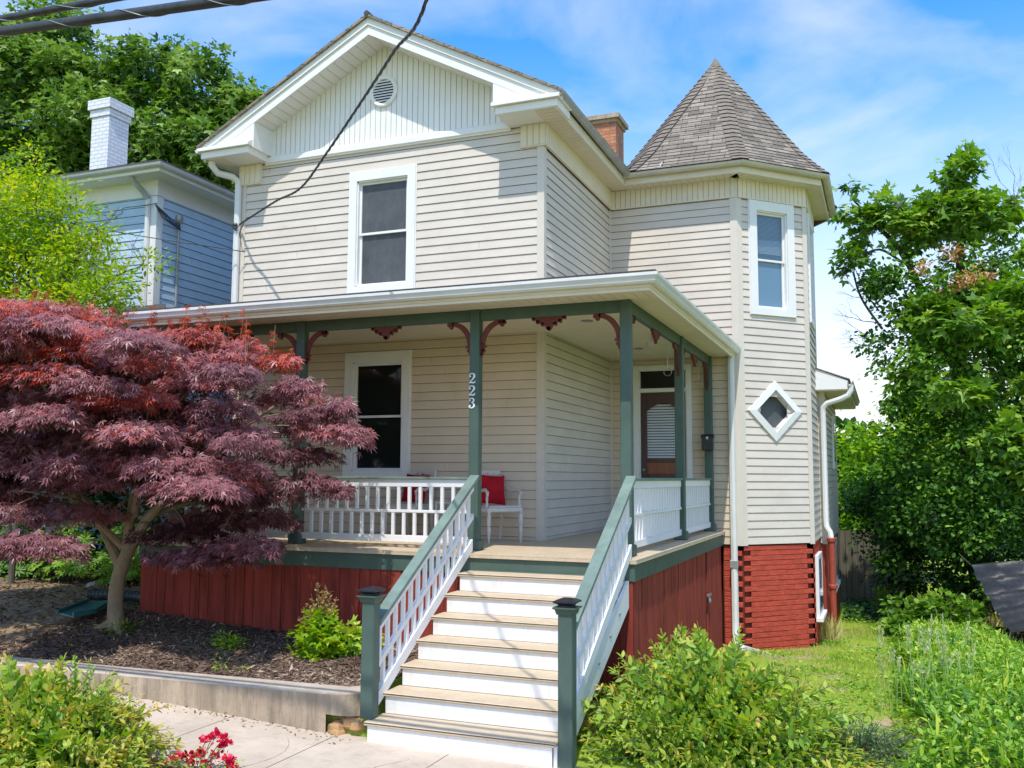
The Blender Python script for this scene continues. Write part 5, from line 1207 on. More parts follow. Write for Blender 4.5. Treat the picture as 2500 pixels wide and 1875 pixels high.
for b_ in [(5.35, 8.3, 6.75, .16, .15, .14, .7), (6.35, 8.2, 6.55, .24, .2, .2, .9), (6.0, 8.2, 6.35, .2, .2, .12, .6), (5.9, 8.4, 7.0, .2, .2, .12, .3), (5.55, 8.3, 6.2, .1, .1, .1, .4)]:
    L = Leaves(); blobs(L, [b_], 34, 12, .06, .085, .5, shell=.3); L.build('dead_foliage', 'leaf', pinkdry, RT)
bigtree('bright_green_tree', (5.2, 20, -1), [(4.2, 20, 2.6, 1.2, 1.2, 1.8), (6.0, 20, 3.0, 2, 1.5, 2.2), (4.0, 19.4, .6, 1.5, 1, 1.6), (7.5, 20, 5, 2.5, 1.5, 3)], 'bright sunlit green tree behind the board fence', 5, 14, .22, .16, lime, 'round', .2, .42, tj=.1, shell=.6)
bigtree('background_tree', (11, 17, -1), [(11, 17, 5, 3.5, 2, 4), (13, 16, 2, 3, 2, 3), (9.5, 16, 1.5, 2, 1.5, 2.4)], 'dark green tree at the right edge behind the tarp', 3, 14, .28, .22, green_dark, 'round', .25, .45, shell=.6)
# distant woods on the horizon: one mass
L = Leaves(); blobs(L, [(x, 48 + 6 * math.sin(x), 1.5 + 1.5 * math.sin(x * 1.7), 6, 3, 4.5) for x in range(-60, 61, 7)], 1.2, 14, .6, .8, .45); tag(L.build('distant_woods', 'round', green_dark), kind='stuff')

# --- yellow-green tree in front of the blue house
YT = thing('yellow_green_tree', (-8.4, -1.4, .7), 'bright yellow green tree in front of the blue house', 'tree')
mb = MB(); limb(mb, [(-8.4, -1.4, .6), (-8.3, -1.4, 3), (-8.2, -1.3, 5)], .05, .04, 8)
YB_ = [(-8.6, -1.4, 6.5, .75, .6, .9), (-8.3, -1.4, 7.35, .28, .3, .45), (-7.7, -1.4, 6.35, .75, .6, .7), (-9.6, -1.4, 6.6, .9, .6, .9), (-9.0, -1.7, 5.9, .7, .4, .6), (-7.3, -1.5, 5.75, .65, .4, .45), (-6.4, -1.6, 5.35, .5, .3, .14), (-6.85, -1.5, 6.2, .35, .25, .18), (-8.3, -1.5, 5.4, 1.0, .7, .7), (-9.6, -1.5, 5.2, 1, .7, .9), (-7.4, -1.6, 5.0, .8, .5, .4), (-6.5, -1.7, 5.05, .55, .35, .3), (-5.8, -1.6, 5.55, .3, .2, .12), (-8.9, -1.5, 4.3, 1.6, .7, .8), (-7.2, -1.6, 4.3, 1, .6, .5)]
for b in YB_:
    limb(mb, [(-8.2, -1.3, 4.4), (b[0] * .5 - 4.15, -1.4, (b[2] + 5) / 2), b[:3]], .035, .008, 5, .02)
    for i in range(4): twigs(mb, b[:3], rdir(1)[0], b[3] * .7, .006, 2)
mb.build('trunk', 'bark2', YT, smooth=True)
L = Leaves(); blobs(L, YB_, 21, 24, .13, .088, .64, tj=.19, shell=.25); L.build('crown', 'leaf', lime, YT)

# --- red Japanese maple
JM = thing('japanese_maple', (-4.55, -3.1, .5), 'red purple Japanese maple with a bare tan trunk in front of the porch', 'tree')
mb = MB(); base = Vector((-4.60, -3.10, .42))
trunk = [(-4.52, -3.12, .42), (-4.57, -3.10, .75), (-4.58, -3.08, 1.02), (-4.50, -3.08, 1.28), (-4.33, -3.10, 1.58)]
pp = smooth_path(trunk, 6); mb.tube(pp, [float(np.interp(i, [0, 2, 6, 14, 24], [.165, .112, .095, .090, .078])) for i in range(len(pp))], 12)
fk = (-4.33, -3.10, 1.56)
for r_ in ((-4.85, -3.25, .44), (-4.22, -3.35, .44), (-4.65, -2.8, .46)): limb(mb, [(-4.52, -3.12, .60), ((r_[0] - 4.52) / 2, (r_[1] - 3.12) / 2, .50), r_], .07, .03, 7)
mains = [[fk, (-4.12, -3.15, 1.80), (-3.75, -3.2, 2.1), (-3.0, -3.3, 2.75), (-2.2, -3.2, 3.2)], [(-4.42, -3.1, 1.42), (-4.40, -3.1, 1.85), (-4.30, -3.1, 2.5), (-4.1, -3.15, 3.4), (-4.0, -3.1, 4.1)], [(-4.52, -3.08, 1.22), (-4.82, -3.05, 1.6), (-5.3, -3.0, 2.1), (-6.0, -3.1, 2.9)],
         [(-4.3, -3.12, 1.9), (-3.8, -3.6, 2.4), (-3.3, -4.0, 2.9)], [(-4.1, -3.15, 1.85), (-3.6, -2.95, 2.05), (-2.7, -2.9, 2.1), (-1.9, -3.0, 2.3)], [(-4.5, -3.1, 1.5), (-4.9, -3.5, 2.1), (-5.2, -4.0, 2.8)]]
for m_, r_ in zip(mains, (.075, .07, .07, .05, .035, .05)): limb(mb, m_, r_, .02, 8, .01)
L = Leaves(); pr_ = random.Random(21); pads = []
def env(z):     # x-range of the crown at height z (photo outline, about y=-3.3)
    return (float(np.interp(z, [1.35, 1.8, 2.4, 3.2, 4.0, 4.5, 4.9], [-5.9, -7.2, -7.4, -7.4, -7.2, -6.9, -6.4])), float(np.interp(z, [1.35, 1.7, 2.2, 2.6, 3.1, 3.6, 4.0, 4.4, 4.9], [-3.0, -2.3, -1.75, -1.55, -1.45, -1.85, -2.7, -4.6, -5.9])))
for i in range(150):
    z = 1.62 + 3.1 * pr_.random() ** .85
    a, b = env(z); x = pr_.uniform(a + .3, b - .3); ymax = -2.55 if z < 4.4 else -3.0; yr = .95 * (1 - ((x + 4.3) / 4.2) ** 2) + .25
    y = max(-4.9, min(ymax, -3.45 + pr_.uniform(-1.15, .9) * yr)); r__ = pr_.uniform(.32, .60)
    xe = x + (y + 3.1) * .97
    if z < 2.30 and -5.15 < xe < -3.75: continue
    if z < 1.75 and y > -3.0: continue
    if z < 1.95 and x < -4.6: continue
    pads.append((x, y, z, r__))
# outline pads taken from the silhouette
pads += [(-1.35, -3.3, 2.95, .34), (-1.05, -3.3, 2.86, .20), (-1.55, -3.3, 3.15, .35), (-1.25, -3.3, 3.22, .22), (-1.55, -3.4, 2.38, .34), (-1.2, -3.4, 2.30, .22), (-1.75, -3.3, 2.7, .4), (-2.2, -3.6, 1.70, .45), (-2.7, -3.6, 1.56, .45), (-3.1, -3.7, 1.52, .35), (-2.4, -3.0, 1.95, .4), (-1.9, -3.2, 3.5, .3), (-2.2, -3.1, 3.8, .26), (-2.8, -3.1, 4.0, .28), (-3.4, -3.1, 4.15, .25), (-6.7, -3.2, 4.65, .35), (-6.1, -3.2, 4.4, .35), (-5.3, -3.3, 4.25, .35), (-4.5, -3.3, 4.15, .35), (-3.9, -3.2, 4.16, .3), (-3.35, -3.3, 4.12, .3), (-2.75, -3.3, 3.85, .3), (-6.8, -3.4, 2.5, .5), (-6.2, -3.7, 2.3, .5), (-5.7, -3.9, 2.6, .5), (-6.5, -3.0, 2.1, .5), (-7.0, -3.1, 2.9, .5), (-5.9, -3.3, 2.0, .42), (-5.5, -3.4, 2.9, .5), (-6.4, -3.6, 3.2, .5), (-4.9, -3.9, 2.9, .5), (-4.2, -4.1, 2.7, .45)]
for (x, y, z, r) in pads:
    n = int(640 * r * r / .16 * .56 + 40); ang = rng.random(n) * 2 * math.pi; rr = np.sqrt(rng.random(n)) * r
    ex = 1 + .25 * np.sin(3 * ang + x * 7)
    dx, dy = np.cos(ang) * rr * ex, np.sin(ang) * rr * ex * .85
    zz = z - .45 * (rr / r) ** 2 * r * .5 + rng.normal(size=n) * .045 - .04 * rng.random(n)
    P = np.stack([x + dx, y + dy, zz], 1)
    D = np.stack([np.cos(ang) + rng.normal(size=n) * .5, np.sin(ang) * .8 - .25 + rng.normal(size=n) * .5, -.35 - .3 * rng.random(n)], 1)
    N = np.array([0, -.25, 1.]) + rng.normal(size=(n, 3)) * .35
    tz = float(np.interp(z, [1.4, 2.2, 3.2, 3.8, 4.3, 4.8], [.30, .42, .50, .58, .69, .77])) + pr_.gauss(0, .11)  # leaf tint redder at the top; low pads darkened to paint shade
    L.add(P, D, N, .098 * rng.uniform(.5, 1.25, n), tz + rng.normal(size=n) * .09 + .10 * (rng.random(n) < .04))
# inner shaded filler and tip shoots
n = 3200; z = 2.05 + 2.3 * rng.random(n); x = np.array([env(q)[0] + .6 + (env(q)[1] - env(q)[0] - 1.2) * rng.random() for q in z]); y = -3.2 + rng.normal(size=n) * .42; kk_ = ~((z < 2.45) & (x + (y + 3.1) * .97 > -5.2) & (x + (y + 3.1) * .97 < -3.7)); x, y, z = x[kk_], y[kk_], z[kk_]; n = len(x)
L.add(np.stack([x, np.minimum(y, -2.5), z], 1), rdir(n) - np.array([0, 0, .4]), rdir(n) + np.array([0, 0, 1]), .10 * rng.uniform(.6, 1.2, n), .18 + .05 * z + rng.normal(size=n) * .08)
tw_ = MB()
for i in range(34):
    x = pr_.uniform(-6.8, -1.9); z = float(np.interp(x, [-6.8, -5, -3.5, -2.5, -1.9], [4.65, 4.3, 4.15, 3.95, 3.6])); y = -3.1 + pr_.uniform(-.5, .1); hh = pr_.uniform(.12, .42); q = Vector((x + pr_.uniform(-.05, .12), y, z + hh))
    tw_.tube([(x, y, z - .2), q], [.006, .003], 4)
    k = 12; t = rng.random(k); P = np.array([[x + (q.x - x) * a, y, z + hh * a] for a in t]) + rng.normal(size=(k, 3)) * .02
    D = rdir(k); D[:, 2] -= .2; L.add(P, D, rdir(k) * .4 + np.array([0, 0, 1]), .075 * rng.uniform(.7, 1.1, k), .86 + rng.normal(size=k) * .06)
for (x, y, z, r) in pads[::2]:
    src = min(mains, key=lambda m: (Vector(m[-1]) - Vector((x, y, z))).length); s0 = Vector(src[-2])
    limb(mb, [s0, s0.lerp(Vector((x, y, z)), .5) + Vector((0, 0, .12)), (x, y, z - .04)], .014, .004, 4, .02)
mb.mesh(tw_.v, tw_.f); mb.build('trunk', 'bark', JM, smooth=True)
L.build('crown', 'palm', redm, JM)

# --- rhododendrons and dark undergrowth at left
def rhodo(cx, cy, rx, ry, z0, z1, n, label, tint):
    T = thing('rhododendron', (cx, cy, z0), label, 'shrub', 'rhododendron shrubs at the left'); L = Leaves(); mb = MB()
    for i in range(n):
        d = rdir(1)[0]; d[2] = abs(d[2]); d[1] = -abs(d[1]) * .9; k = rng.uniform(.55, 1.05)
        p = np.array([cx + d[0] * rx * k, cy + d[1] * ry * k, z0 + .12 + (z1 - z0) * min(1, d[2] * k + .15 * rng.random())])
        mb.tube([(cx + d[0] * rx * .2, cy, z0), tuple(p)], [.012, .005], 4)
        m = 10; a = np.arange(m) / m * 2 * math.pi + rng.random(); up = norm(np.array([[d[0] * .5, -.5, .8]]) + rng.normal(size=(1, 3)) * .2)[0]
        e1 = norm(np.cross(up, [[0, 1, .2]]))[0]; e2 = np.cross(up, e1)
        D = np.cos(a)[:, None] * e1 + np.sin(a)[:, None] * e2 + up * .15; D[:, 2] -= .1
        L.add(np.repeat(p[None], m, 0), D, up + rng.normal(size=(m, 3)) * .15, rng.uniform(.10, .17, m), tint + rng.normal(size=m) * .12 + rng.normal() * .1)
    mb.build('stems', 'bark2', T); L.build('foliage', 'long', green_mid, T)
rhodo(-7.9, -.7, .75, .55, .55, 1.70, 110, 'glossy green rhododendron just left of the maple trunk', .68)
rhodo(-6.9, -.5, .6, .5, .55, 1.50, 80, 'glossy rhododendron behind the maple trunk beside the porch', .66)
rhodo(-9.2, -.6, .8, .6, .6, 1.45, 90, 'shaded rhododendron at the left edge of the photo', .42)
rhodo(-10.8, -.8, .9, .7, .6, 1.7, 80, 'rhododendron partly cut by the left frame edge', .35)
hb = thing('dark_hedge', (-8.5, 1, .6), 'dark hedge behind the rhododendrons in front of the blue house', 'hedge')
L = Leaves(); blobs(L, [(x, .1 + .2 * math.sin(x * 3), 2.1, .9, .35, 1.8, .2) for x in (-13, -12, -11, -10, -9, -8, -7.1)] + [(-6.4, 2.2, 1.4, 1.0, .6, 1.5, .15), (-6.4, 3.2, 2.6, 1.0, .6, 1.5, .15)], 12, 22, .13, .10, .25); L.build('foliage', 'round', green_dark, hb)

# --- foreground shrubs with pinnate shoots
def shrub(name, cx, cy, z0, rx, ry, hgt, nst, label, mat, tint, lsz, cat='shrub', kind='leaf', spike=.2, group=None, step=.045):
    T = thing(name, (cx, cy, z0), label, cat, group); L = Leaves(); mb = MB(); Ps = []; Ds = []; Ns = []; Ss = []; Ts = []
    for i in range(nst):
        a = rng.random() * 2 * math.pi; rr = math.sqrt(rng.random()); el = 1 - .85 * rr ** 1.6
        tip = np.array([cx + math.cos(a) * rr * rx, cy + math.sin(a) * rr * ry, z0 + hgt * (el * rng.uniform(.72, 1.0)) + (hgt * spike * rng.random() if rng.random() < .22 else 0)])
        b0 = np.array([cx + math.cos(a) * rr * rx * .35, cy + math.sin(a) * rr * ry * .35, z0]); out = np.array([math.cos(a) * rr, math.sin(a) * rr, 0]) * .25
        ln = np.linalg.norm(tip - b0); ns = 6; pts = [b0 + (tip - b0) * t + np.array([0, 0, 1]) * .22 * ln * math.sin(math.pi * t) * .5 * (1 - t * .3) + out * (t * t) for t in np.linspace(0, 1, ns + 1)]
        mb.tube([Vector(p) for p in pts], list(np.linspace(.006, .0022, ns + 1)), 4, cap=False)
        m = int(max(5, ln * .72 / step)); ts = 1 - np.arange(m) / m * .72
        sd0 = rng.random() * 6.28; tt = tint + rng.normal() * .10
        for j, t in enumerate(ts):
            f = t * ns; k = min(ns - 1, int(f)); p = pts[k] + (pts[k + 1] - pts[k]) * (f - k); dd = pts[k + 1] - pts[k]; dd = dd / np.linalg.norm(dd)
            sd = np.cross(dd, [0, 0, 1]); sd = sd / (np.linalg.norm(sd) + 1e-6); u2 = np.cross(sd, dd); ph = sd0 * .2 + (j % 2) * 1.2
            for sg in (-1, 1):
                D = dd * .55 + sg * (sd * math.cos(ph) + u2 * math.sin(ph)) * .85 + rng.normal(size=3) * .18
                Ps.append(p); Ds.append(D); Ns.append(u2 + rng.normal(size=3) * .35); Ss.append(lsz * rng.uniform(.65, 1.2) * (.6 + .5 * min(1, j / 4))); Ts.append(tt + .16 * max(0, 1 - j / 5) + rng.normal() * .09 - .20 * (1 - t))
            if j == 0: Ps.append(p); Ds.append(dd); Ns.append(u2); Ss.append(lsz * .7); Ts.append(tt + .3)
    L.add(np.array(Ps), np.array(Ds), np.array(Ns), np.array(Ss), np.array(Ts)); mb.build('stems', 'bark2', T); L.build('foliage', kind, mat, T); return T
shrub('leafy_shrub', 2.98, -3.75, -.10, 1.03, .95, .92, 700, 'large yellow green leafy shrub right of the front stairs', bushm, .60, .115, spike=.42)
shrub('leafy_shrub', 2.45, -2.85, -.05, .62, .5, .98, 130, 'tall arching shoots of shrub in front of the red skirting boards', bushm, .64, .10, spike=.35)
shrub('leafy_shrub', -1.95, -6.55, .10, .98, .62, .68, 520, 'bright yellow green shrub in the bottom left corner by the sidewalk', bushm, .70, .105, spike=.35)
shrub('feathery_weed', -1.75, -6.35, .10, .42, .3, 1.05, 26, 'tall feathery pale green weeds rising from the bottom left shrub', clover, .55, .045, 'weed', spike=.2, step=.022)
# foliage patch low in the bottom right: mixed perennials
shrub('grey_green_perennial', 4.15, -3.35, -.06, .55, .5, .38, 170, 'grey green perennial clump at the bottom edge right of the big shrub', leafmat('grey_green_leaves', [(0, (.05, .12, .04)), (.5, (.15, .26, .10)), (1, (.34, .42, .20))], .3, .6, .2), .5, .055, 'plant')
shrub('grey_green_perennial', 5.1, -3.0, -.04, .7, .6, .36, 200, 'low perennial clump at the bottom right corner', clover, .55, .055, 'plant')
FW = thing('purple_flower', (4.66, -3.1, -.05), 'small dark magenta flower head near the bottom right', 'flower')
MB().tube([(4.66, -3.1, -.05), (4.66, -3.1, .08)], .004, 4).build('stem', 'bark2', FW)
L = Leaves(); clumps(L, np.array([[4.66, -3.1, .09]]), np.array([[0, 0, 1.]]), 50, .018, .028, .12, flat=1.8, droop=0); L.build('petals', 'leaf', rosem, FW)

# roses
def rose_bush():
    T = thing('rose_bush', (-.75, -6.15, .06), 'low rose bush with bright crimson flowers at the bottom edge by the sidewalk', 'rose bush')
    L = Leaves(); B = [(-.95, -6.2, .08, .32, .2, .08), (-.62, -6.15, .12, .28, .16, .13), (-.45, -6.15, .06, .2, .15, .1)]; blobs(L, B, 60, 12, .05, .035, .6, shell=.3); L.build('foliage', 'leaf', clover, T)
    mb = MB(); F = [(-.56, -6.05, .34), (-.50, -6.05, .31), (-.61, -6.05, .30), (-.67, -6.05, .28), (-.50, -6.05, .25), (-.78, -6.1, .17), (-.71, -6.1, .17), (-.90, -6.15, .13), (-.66, -6.1, .20), (-.42, -6.1, .18), (-.38, -6.1, .13), (-.34, -6.1, .09), (-.55, -6.08, .19), (-.60, -6.12, .13), (-1.12, -6.2, .10), (-.47, -6.08, .33), (-.44, -6.06, .28), (-.85, -6.12, .15), (-.74, -6.12, .12), (-.38, -6.1, .16)]
    Lr = Leaves()
    for f in F:
        mb.tube([(-.65 + (f[0] + .65) * .4, -6.18, .05), ((f[0] - .65) / 2, -6.12, f[2] * .6), f], .0035, 4)
        Lr = Leaves(); clumps(Lr, np.array([f]), np.array([[0, -.3, 1.]]), 30, .015, .036, .62, flat=.7, droop=-.1, tj=.2); Lr.build('flower', 'round', rosem, T)
    mb.build('stems', 'bark2', T)
rose_bush()

# small bedding plants
def mound(name, x, y, r, hh, n, label, mat, tint, size, kind='round', cat='plant'):
    z0 = h(x, y); T = thing(name, (x, y, z0), label, cat); L = Leaves()
    blobs(L, [(x, y, z0 + hh * .4, r, r, hh * .62, tint)], n / (4 * math.pi * r * r), 8, .05, size, tint, shell=.35, droop=.1); L.build('foliage', kind, mat, T); return T
T = mound('alumroot', -1.42, -3.25, .23, .46, 100, 'lime green frilly alumroot mound with golden seed stalks beside the stairs', lime, .50, .085, 'maple')
mb = MB(); L = Leaves()
for i in range(34):
    a = random.uniform(-1, 1); q = Vector((-1.45 + a * .22, -3.25 + random.uniform(-.12, .12), random.uniform(.98, 1.26) - .25 * a * a)); p = Vector((-1.42 + a * .08, -3.25, .6)); mb.tube([p, q], .003, 3)
    k = 12; t = rng.random(k) * .45 + .55; P = np.array([p.lerp(q, float(s_)) for s_ in t]); L.add(P, rdir(k) + np.array([0, 0, .6]), rdir(k), .042, rng.random(k))
mb.build('flower_stalk', 'fence', T); L.build('seed_plume', 'leaf', goldm, T)
mound('alumroot', -1.02, -3.05, .17, .30, 50, 'small frilly green alumroot touching the left newel post', clover, .7, .08, 'maple')
mound('young_perennial', -2.72, -3.3, .13, .18, 42, 'small bright green plant in the mulch, upper of three', clover, .72, .05, 'leaf')
mound('young_perennial', -2.50, -3.45, .09, .14, 24, 'yellowish small plant at the right of the bright green plant in the mulch', lime, .5, .045, 'leaf')
mound('young_perennial', -2.12, -4.02, .09, .14, 30, 'small green plant near the retaining wall edge', clover, .66, .045, 'leaf')
mound('young_perennial', -4.25, -3.3, .14, .15, 40, 'small yellow green weed at the foot of the maple trunk', lime, .45, .06, 'long')
mound('young_perennial', -1.78, -4.18, .04, .05, 9, 'tiny seedling in the mulch nearest the retaining wall', clover, .7, .03, 'leaf')

# mulch chips, leaf litter, lawn, ground cover : stuff
def scatter(name, n, xr, yr, size, mat, tint, kind, dz=.02, mask=None, up=0.0, tj=.2, zj=.0):
    x = rng.uniform(*xr, n); y = rng.uniform(*yr, n)
    if mask is not None:
        k = np.array([mask(a, b) for a, b in zip(x, y)]); x, y = x[k], y[k]; n = len(x)
    z = np.array([h(a, b) for a, b in zip(x, y)]) + dz + zj * rng.random(n) ** 2
    D = rdir(n); D[:, 2] = D[:, 2] * .25 + up; N = np.array([0, 0, 1.]) + rng.normal(size=(n, 3)) * .35
    tn = np.array([noise.noise(Vector((a * 1.3, b * 1.3, 5))) for a, b in zip(x, y)])
    L = Leaves(); L.add(np.stack([x, y, z], 1), D, N, size * rng.uniform(.5, 1.4, n), tint + .38 * tn + rng.normal(size=n) * tj)
    return tag(L.build(name, kind, mat), kind='stuff')
scatter('bark_mulch', 22000, (-5.4, -.15), (-4.42, -2.45), .060, chipm, .55, 'long', .018, lambda x, y: x > -5.2 or rng.random() < .3)
scatter('fallen_leaves', 14000, (-12, -4.6), (-4.4, 2.5), .075, litterm, .50, 'leaf', .012, lambda x, y: x < -4.9 or y > -2.4)
def patch(x, y): return noise.noise(Vector((x * .9, y * .55, 9)))
scatter('lawn_grass', 60000, (1.95, 4.95), (-3.2, 13.5), .055, grassm, .50, 'blade', -.005, lambda x, y: (patch(x, y) > -.14 or rng.random() < .10) and not (abs(x - 3.75) < .35 and -.6 < y < .6 and rng.random() < .75) and (x < 4.75) and not (x < 3.4 and y > 3.4 - .0 and x < 3.3 and y < 6.3 and x < 2.2 + (y - 3.5)), up=.9)
scatter('clover_patches', 16000, (1.95, 4.9), (-3.2, 13.5), .040, clover, .55, 'round', .03, lambda x, y: noise.noise(Vector((x * 1.3, y * .9, 21))) > .05 and x > 2.3, up=.15, zj=.04)
def strip(x, y): return 4.62 + .12 * math.sin(y * 1.7) + .1 * noise.noise(Vector((y, 0, 0))) < x < 6.25 + .2 * math.sin(y * .8)
scatter('vinca_ground_cover', 46000, (4.4, 6.5), (-4.2, 6.0), .075, clover, .56, 'leaf', .05, strip, up=.35, zj=.24)
scatter('strip_weeds', 2600, (4.5, 6.4), (-4.2, 6.0), .22, clover, .62, 'blade', .06, strip, up=1.2, zj=.1)
scatter('vinca_edge', 6000, (4.45, 4.95), (-4.2, 6.5), .045, lime, .40, 'round', .03, lambda x, y: rng.random() < .7, up=.3, zj=.06)
scatter('ivy_ground_cover', 16000, (3.5, 6.4), (6.5, 14.5), .085, green_dark, .45, 'round', .03, lambda x, y: x > 3.45 + .0 and (y > 9.5 or x > 4.7), up=.3, zj=.10)
scatter('sidewalk_debris', 900, (-6, -.1), (-4.95, -4.70), .03, litterm, .30, 'leaf', .016, lambda x, y: rng.random() < .25 + .75 * (y > -4.8))
scatter('path_litter', 6000, (6.3, 9.5), (-4, 10), .06, litterm, .30, 'leaf', .02)
# tall grasses with pale seed spikes
TG = thing('seeding_grass', (4.75, -1.6, -.1), 'clump of tall pale seeding grasses in front of the ground cover', 'grass clump')
mb = MB(); L = Leaves()
for i in range(30):
    x, y = 4.72 + random.gauss(0, .26), -1.9 + random.gauss(0, .22); z0 = h(x, y); hh = random.uniform(.45, .92); q = Vector((x + random.gauss(0, .05), y, z0 + hh)); mb.tube([(x, y, z0), (x + (q.x - x) * .3, y, z0 + hh * .6), q], [.0038, .003, .002], 4)
    k = 30; t = rng.random(k) * .22 + .78; P = np.array([[x + (q.x - x) * a, y, z0 + hh * a] for a in t]); D = rng.normal(size=(k, 3)) * .35 + np.array([0, 0, 1]); L.add(P, D, rdir(k), .045, rng.random(k) * .5 + .3)
    pass
mb.build('stalks', leafmat('pale_stalks', [(0, (.30, .46, .14)), (1, (.36, .5, .18))], 0), TG); L.build('seed_spikes', 'long', leafmat('pale_seedheads', [(0, (.26, .42, .14)), (.5, (.55, .62, .30)), (1, (.75, .64, .40))], .3, .7, .1), TG)
T = thing('seeding_grass', (3.45, 5.7, -.45), 'dry straw coloured grass tuft at the foot of the red drain pipe', 'grass clump'); L = Leaves(); k = 60; L.add(np.stack([3.42 + rng.normal(size=k) * .08, 5.6 + rng.normal(size=k) * .2, np.full(k, -.5)], 1), rdir(k) * .35 + np.array([0, 0, 1]), rdir(k), rng.uniform(.2, .55, k), .95); L.build('blades', 'blade', grassm, T)
T = thing('dry_grass', (6.2, 7.6, -.7), 'pale dry grass beside the black tarp', 'grass clump'); L = Leaves(); k = 900; L.add(np.stack([6.1 + rng.normal(size=k) * .28, 7.9 + rng.normal(size=k) * .5, np.full(k, -.75)], 1), rdir(k) * .4 + np.array([0, 0, 1]), rdir(k), rng.uniform(.3, .65, k), .95 + rng.normal(size=k) * .08); L.build('blades', 'blade', grassm, T)
def backshrub(x, y, z, r, hh, label, tint, mat=green_mid, sz=.12):
    T = thing('garden_shrub', (x, y, z), label, 'shrub'); L = Leaves(); blobs(L, [(x - r * .4, y, z + hh * .5, r * .7, r * .6, hh * .6, tint), (x + r * .45, y, z + hh * .42, r * .65, r * .6, hh * .5, tint), (x, y - .2, z + hh * .25, r, r * .6, hh * .3, tint - .1)], 34, 14, .07, sz, tint, shell=.4)
    mb = MB(); [twigs(mb, (x, y, z), rdir(1)[0] * .5 + np.array([0, 0, 1]), hh * .5, .012, 2) for _ in range(6)]; mb.build('stems', 'bark2', T); L.build('foliage', 'round', mat, T)
backshrub(4.95, 7.3, -.62, .52, .85, 'broad leaved green shrub at the end of the ground cover strip', .62)
backshrub(5.55, 6.9, -.62, .50, .80, 'darker green shrub between the ground cover and the black tarp', .50)
backshrub(4.4, 10.2, -.8, .16, .70, 'small sapling in front of the dark trees by the fence', .6, sz=.08)

# ------------------------------------------------------------------ yard objects
FN = thing('board_fence', (3.2, 13.9, -.9), 'weathered vertical board fence behind the rear addition', 'fence')
m_ = MB(); m_.strips((2.4, 13.9, 0), (1, 0, 0), (0, 0, 1), 2.5, .145, -1.2, lambda u: 1.05 + .03 * math.sin(u * 40), (0, -1, 0), gap=.012, th=.02, jit=.006); m_.build('boards', ['fence', 'blackslot'], FN)
m_ = MB(); m_.box(2.4, 4.9, 13.92, 13.96, .5, .6); m_.box(2.4, 4.9, 13.92, 13.96, -.6, -.5); m_.build('rails', 'fence', FN)
def tarp():
    A, B, C, D_ = Vector((5.86, 7.0, .83)), Vector((6.36, 6.0, -.22)), Vector((8.6, 5.2, .75)), Vector((8.8, 7.2, 1.3)); n = 26; V = []; F = []
    for j in range(n + 1):
        for i in range(n + 1):
            u, v = i / n, j / n; p = A.lerp(D_, u).lerp(B.lerp(C, u), v); fold = math.sin((v * 9 + 2 * u) * 3.1) * .05 * (1 - u) ** .5 + math.sin(v * 31 + u * 4) * .016
            p = p + Vector((0, -.6, .8)) * fold - Vector((0, 0, .10)) * math.sin(math.pi * u) - Vector((0, 0, .05)) * math.sin(math.pi * v); V.append(p)
    for j in range(n):
        for i in range(n): a = j * (n + 1) + i; F.append((a, a + 1, a + n + 2, a + n + 1))
    m = MB(); m.mesh(V, F); T = m.build('tarp', 'tarp', None, smooth=True); tag(T, 'large black tarp stretched between ropes at the right edge', 'tarp')
    MB().tube([B, (6.15, 5.6, -.55)], .006, 4).build('rope', 'fence', T); MB().tube([A, (5.7, 7.4, 1.0)], .006, 4).build('rope', 'fence', T)
    T2 = thing('timber_pile', (6.7, 6.9, -.7), 'dark timbers stacked on the ground under the black tarp', 'timber')
    for k in range(5): MB().beam((6.0 + .05 * k, 7.0 + .1 * k, -.68 + .08 * k), (8.2, 6.2 + .1 * k, -.62 + .08 * k), .12, .07).build('timber', 'black', T2)
tarp()
m = MB(); pts = [(-6.1, -2.02, .70), (-5.7, -1.99, .71), (-5.3, -1.98, .71), (-4.95, -2.1, .70)]; pp = smooth_path(pts, 26); m.tube(pp, [.062 + .012 * (i % 4 < 2) for i in range(len(pp))], 14, cap=False); m.tube(pp[:3], [.05] * 3, 12)
tag(m.build('drain_hose', 'darkpipe'), 'dark corrugated drain hose lying behind the maple trunk', 'hose')
m = MB(); zt = .66; m.prism([(-5.35, -2.35, zt + .03), (-5.62, -2.5, zt), (-5.35, -3.25, zt - .03), (-4.98, -3.35, zt - .04), (-5.02, -3.0, zt - .03)], (0, 0, .02)); m.prism([(-5.66, -2.5, zt), (-5.38, -3.26, zt - .03), (-5.36, -3.26, zt + .03), (-5.64, -2.5, zt + .07)], (.02, 0, 0)); m.prism([(-5.0, -3.36, zt - .03), (-5.0, -3.0, zt - .03), (-5.36, -2.32, zt + .02), (-5.36, -2.32, zt + .08), (-5.0, -3.0, zt + .03), (-5.0, -3.36, zt + .03)], (.02, 0, 0))
tag(m.build('downspout_tray', 'greenmat'), 'flat teal plastic splash tray on the soil left of the maple trunk', 'splash tray')
def rock(x, y, s, label, mat='rock'):
    m = MB(); r0 = random.Random(int(x * 100)); m.lathe((x, y, h(x, y) - .02), [(s * .9, 0), (s, s * .3), (s * .75, s * .65), (s * .3, s * .85), (0, s * .86)], 9)
    m.v = [(a + r0.gauss(0, s * .10), b + r0.gauss(0, s * .10), c + r0.gauss(0, s * .06)) for a, b, c in m.v]; tag(m.build('rock', mat), label, 'rock')
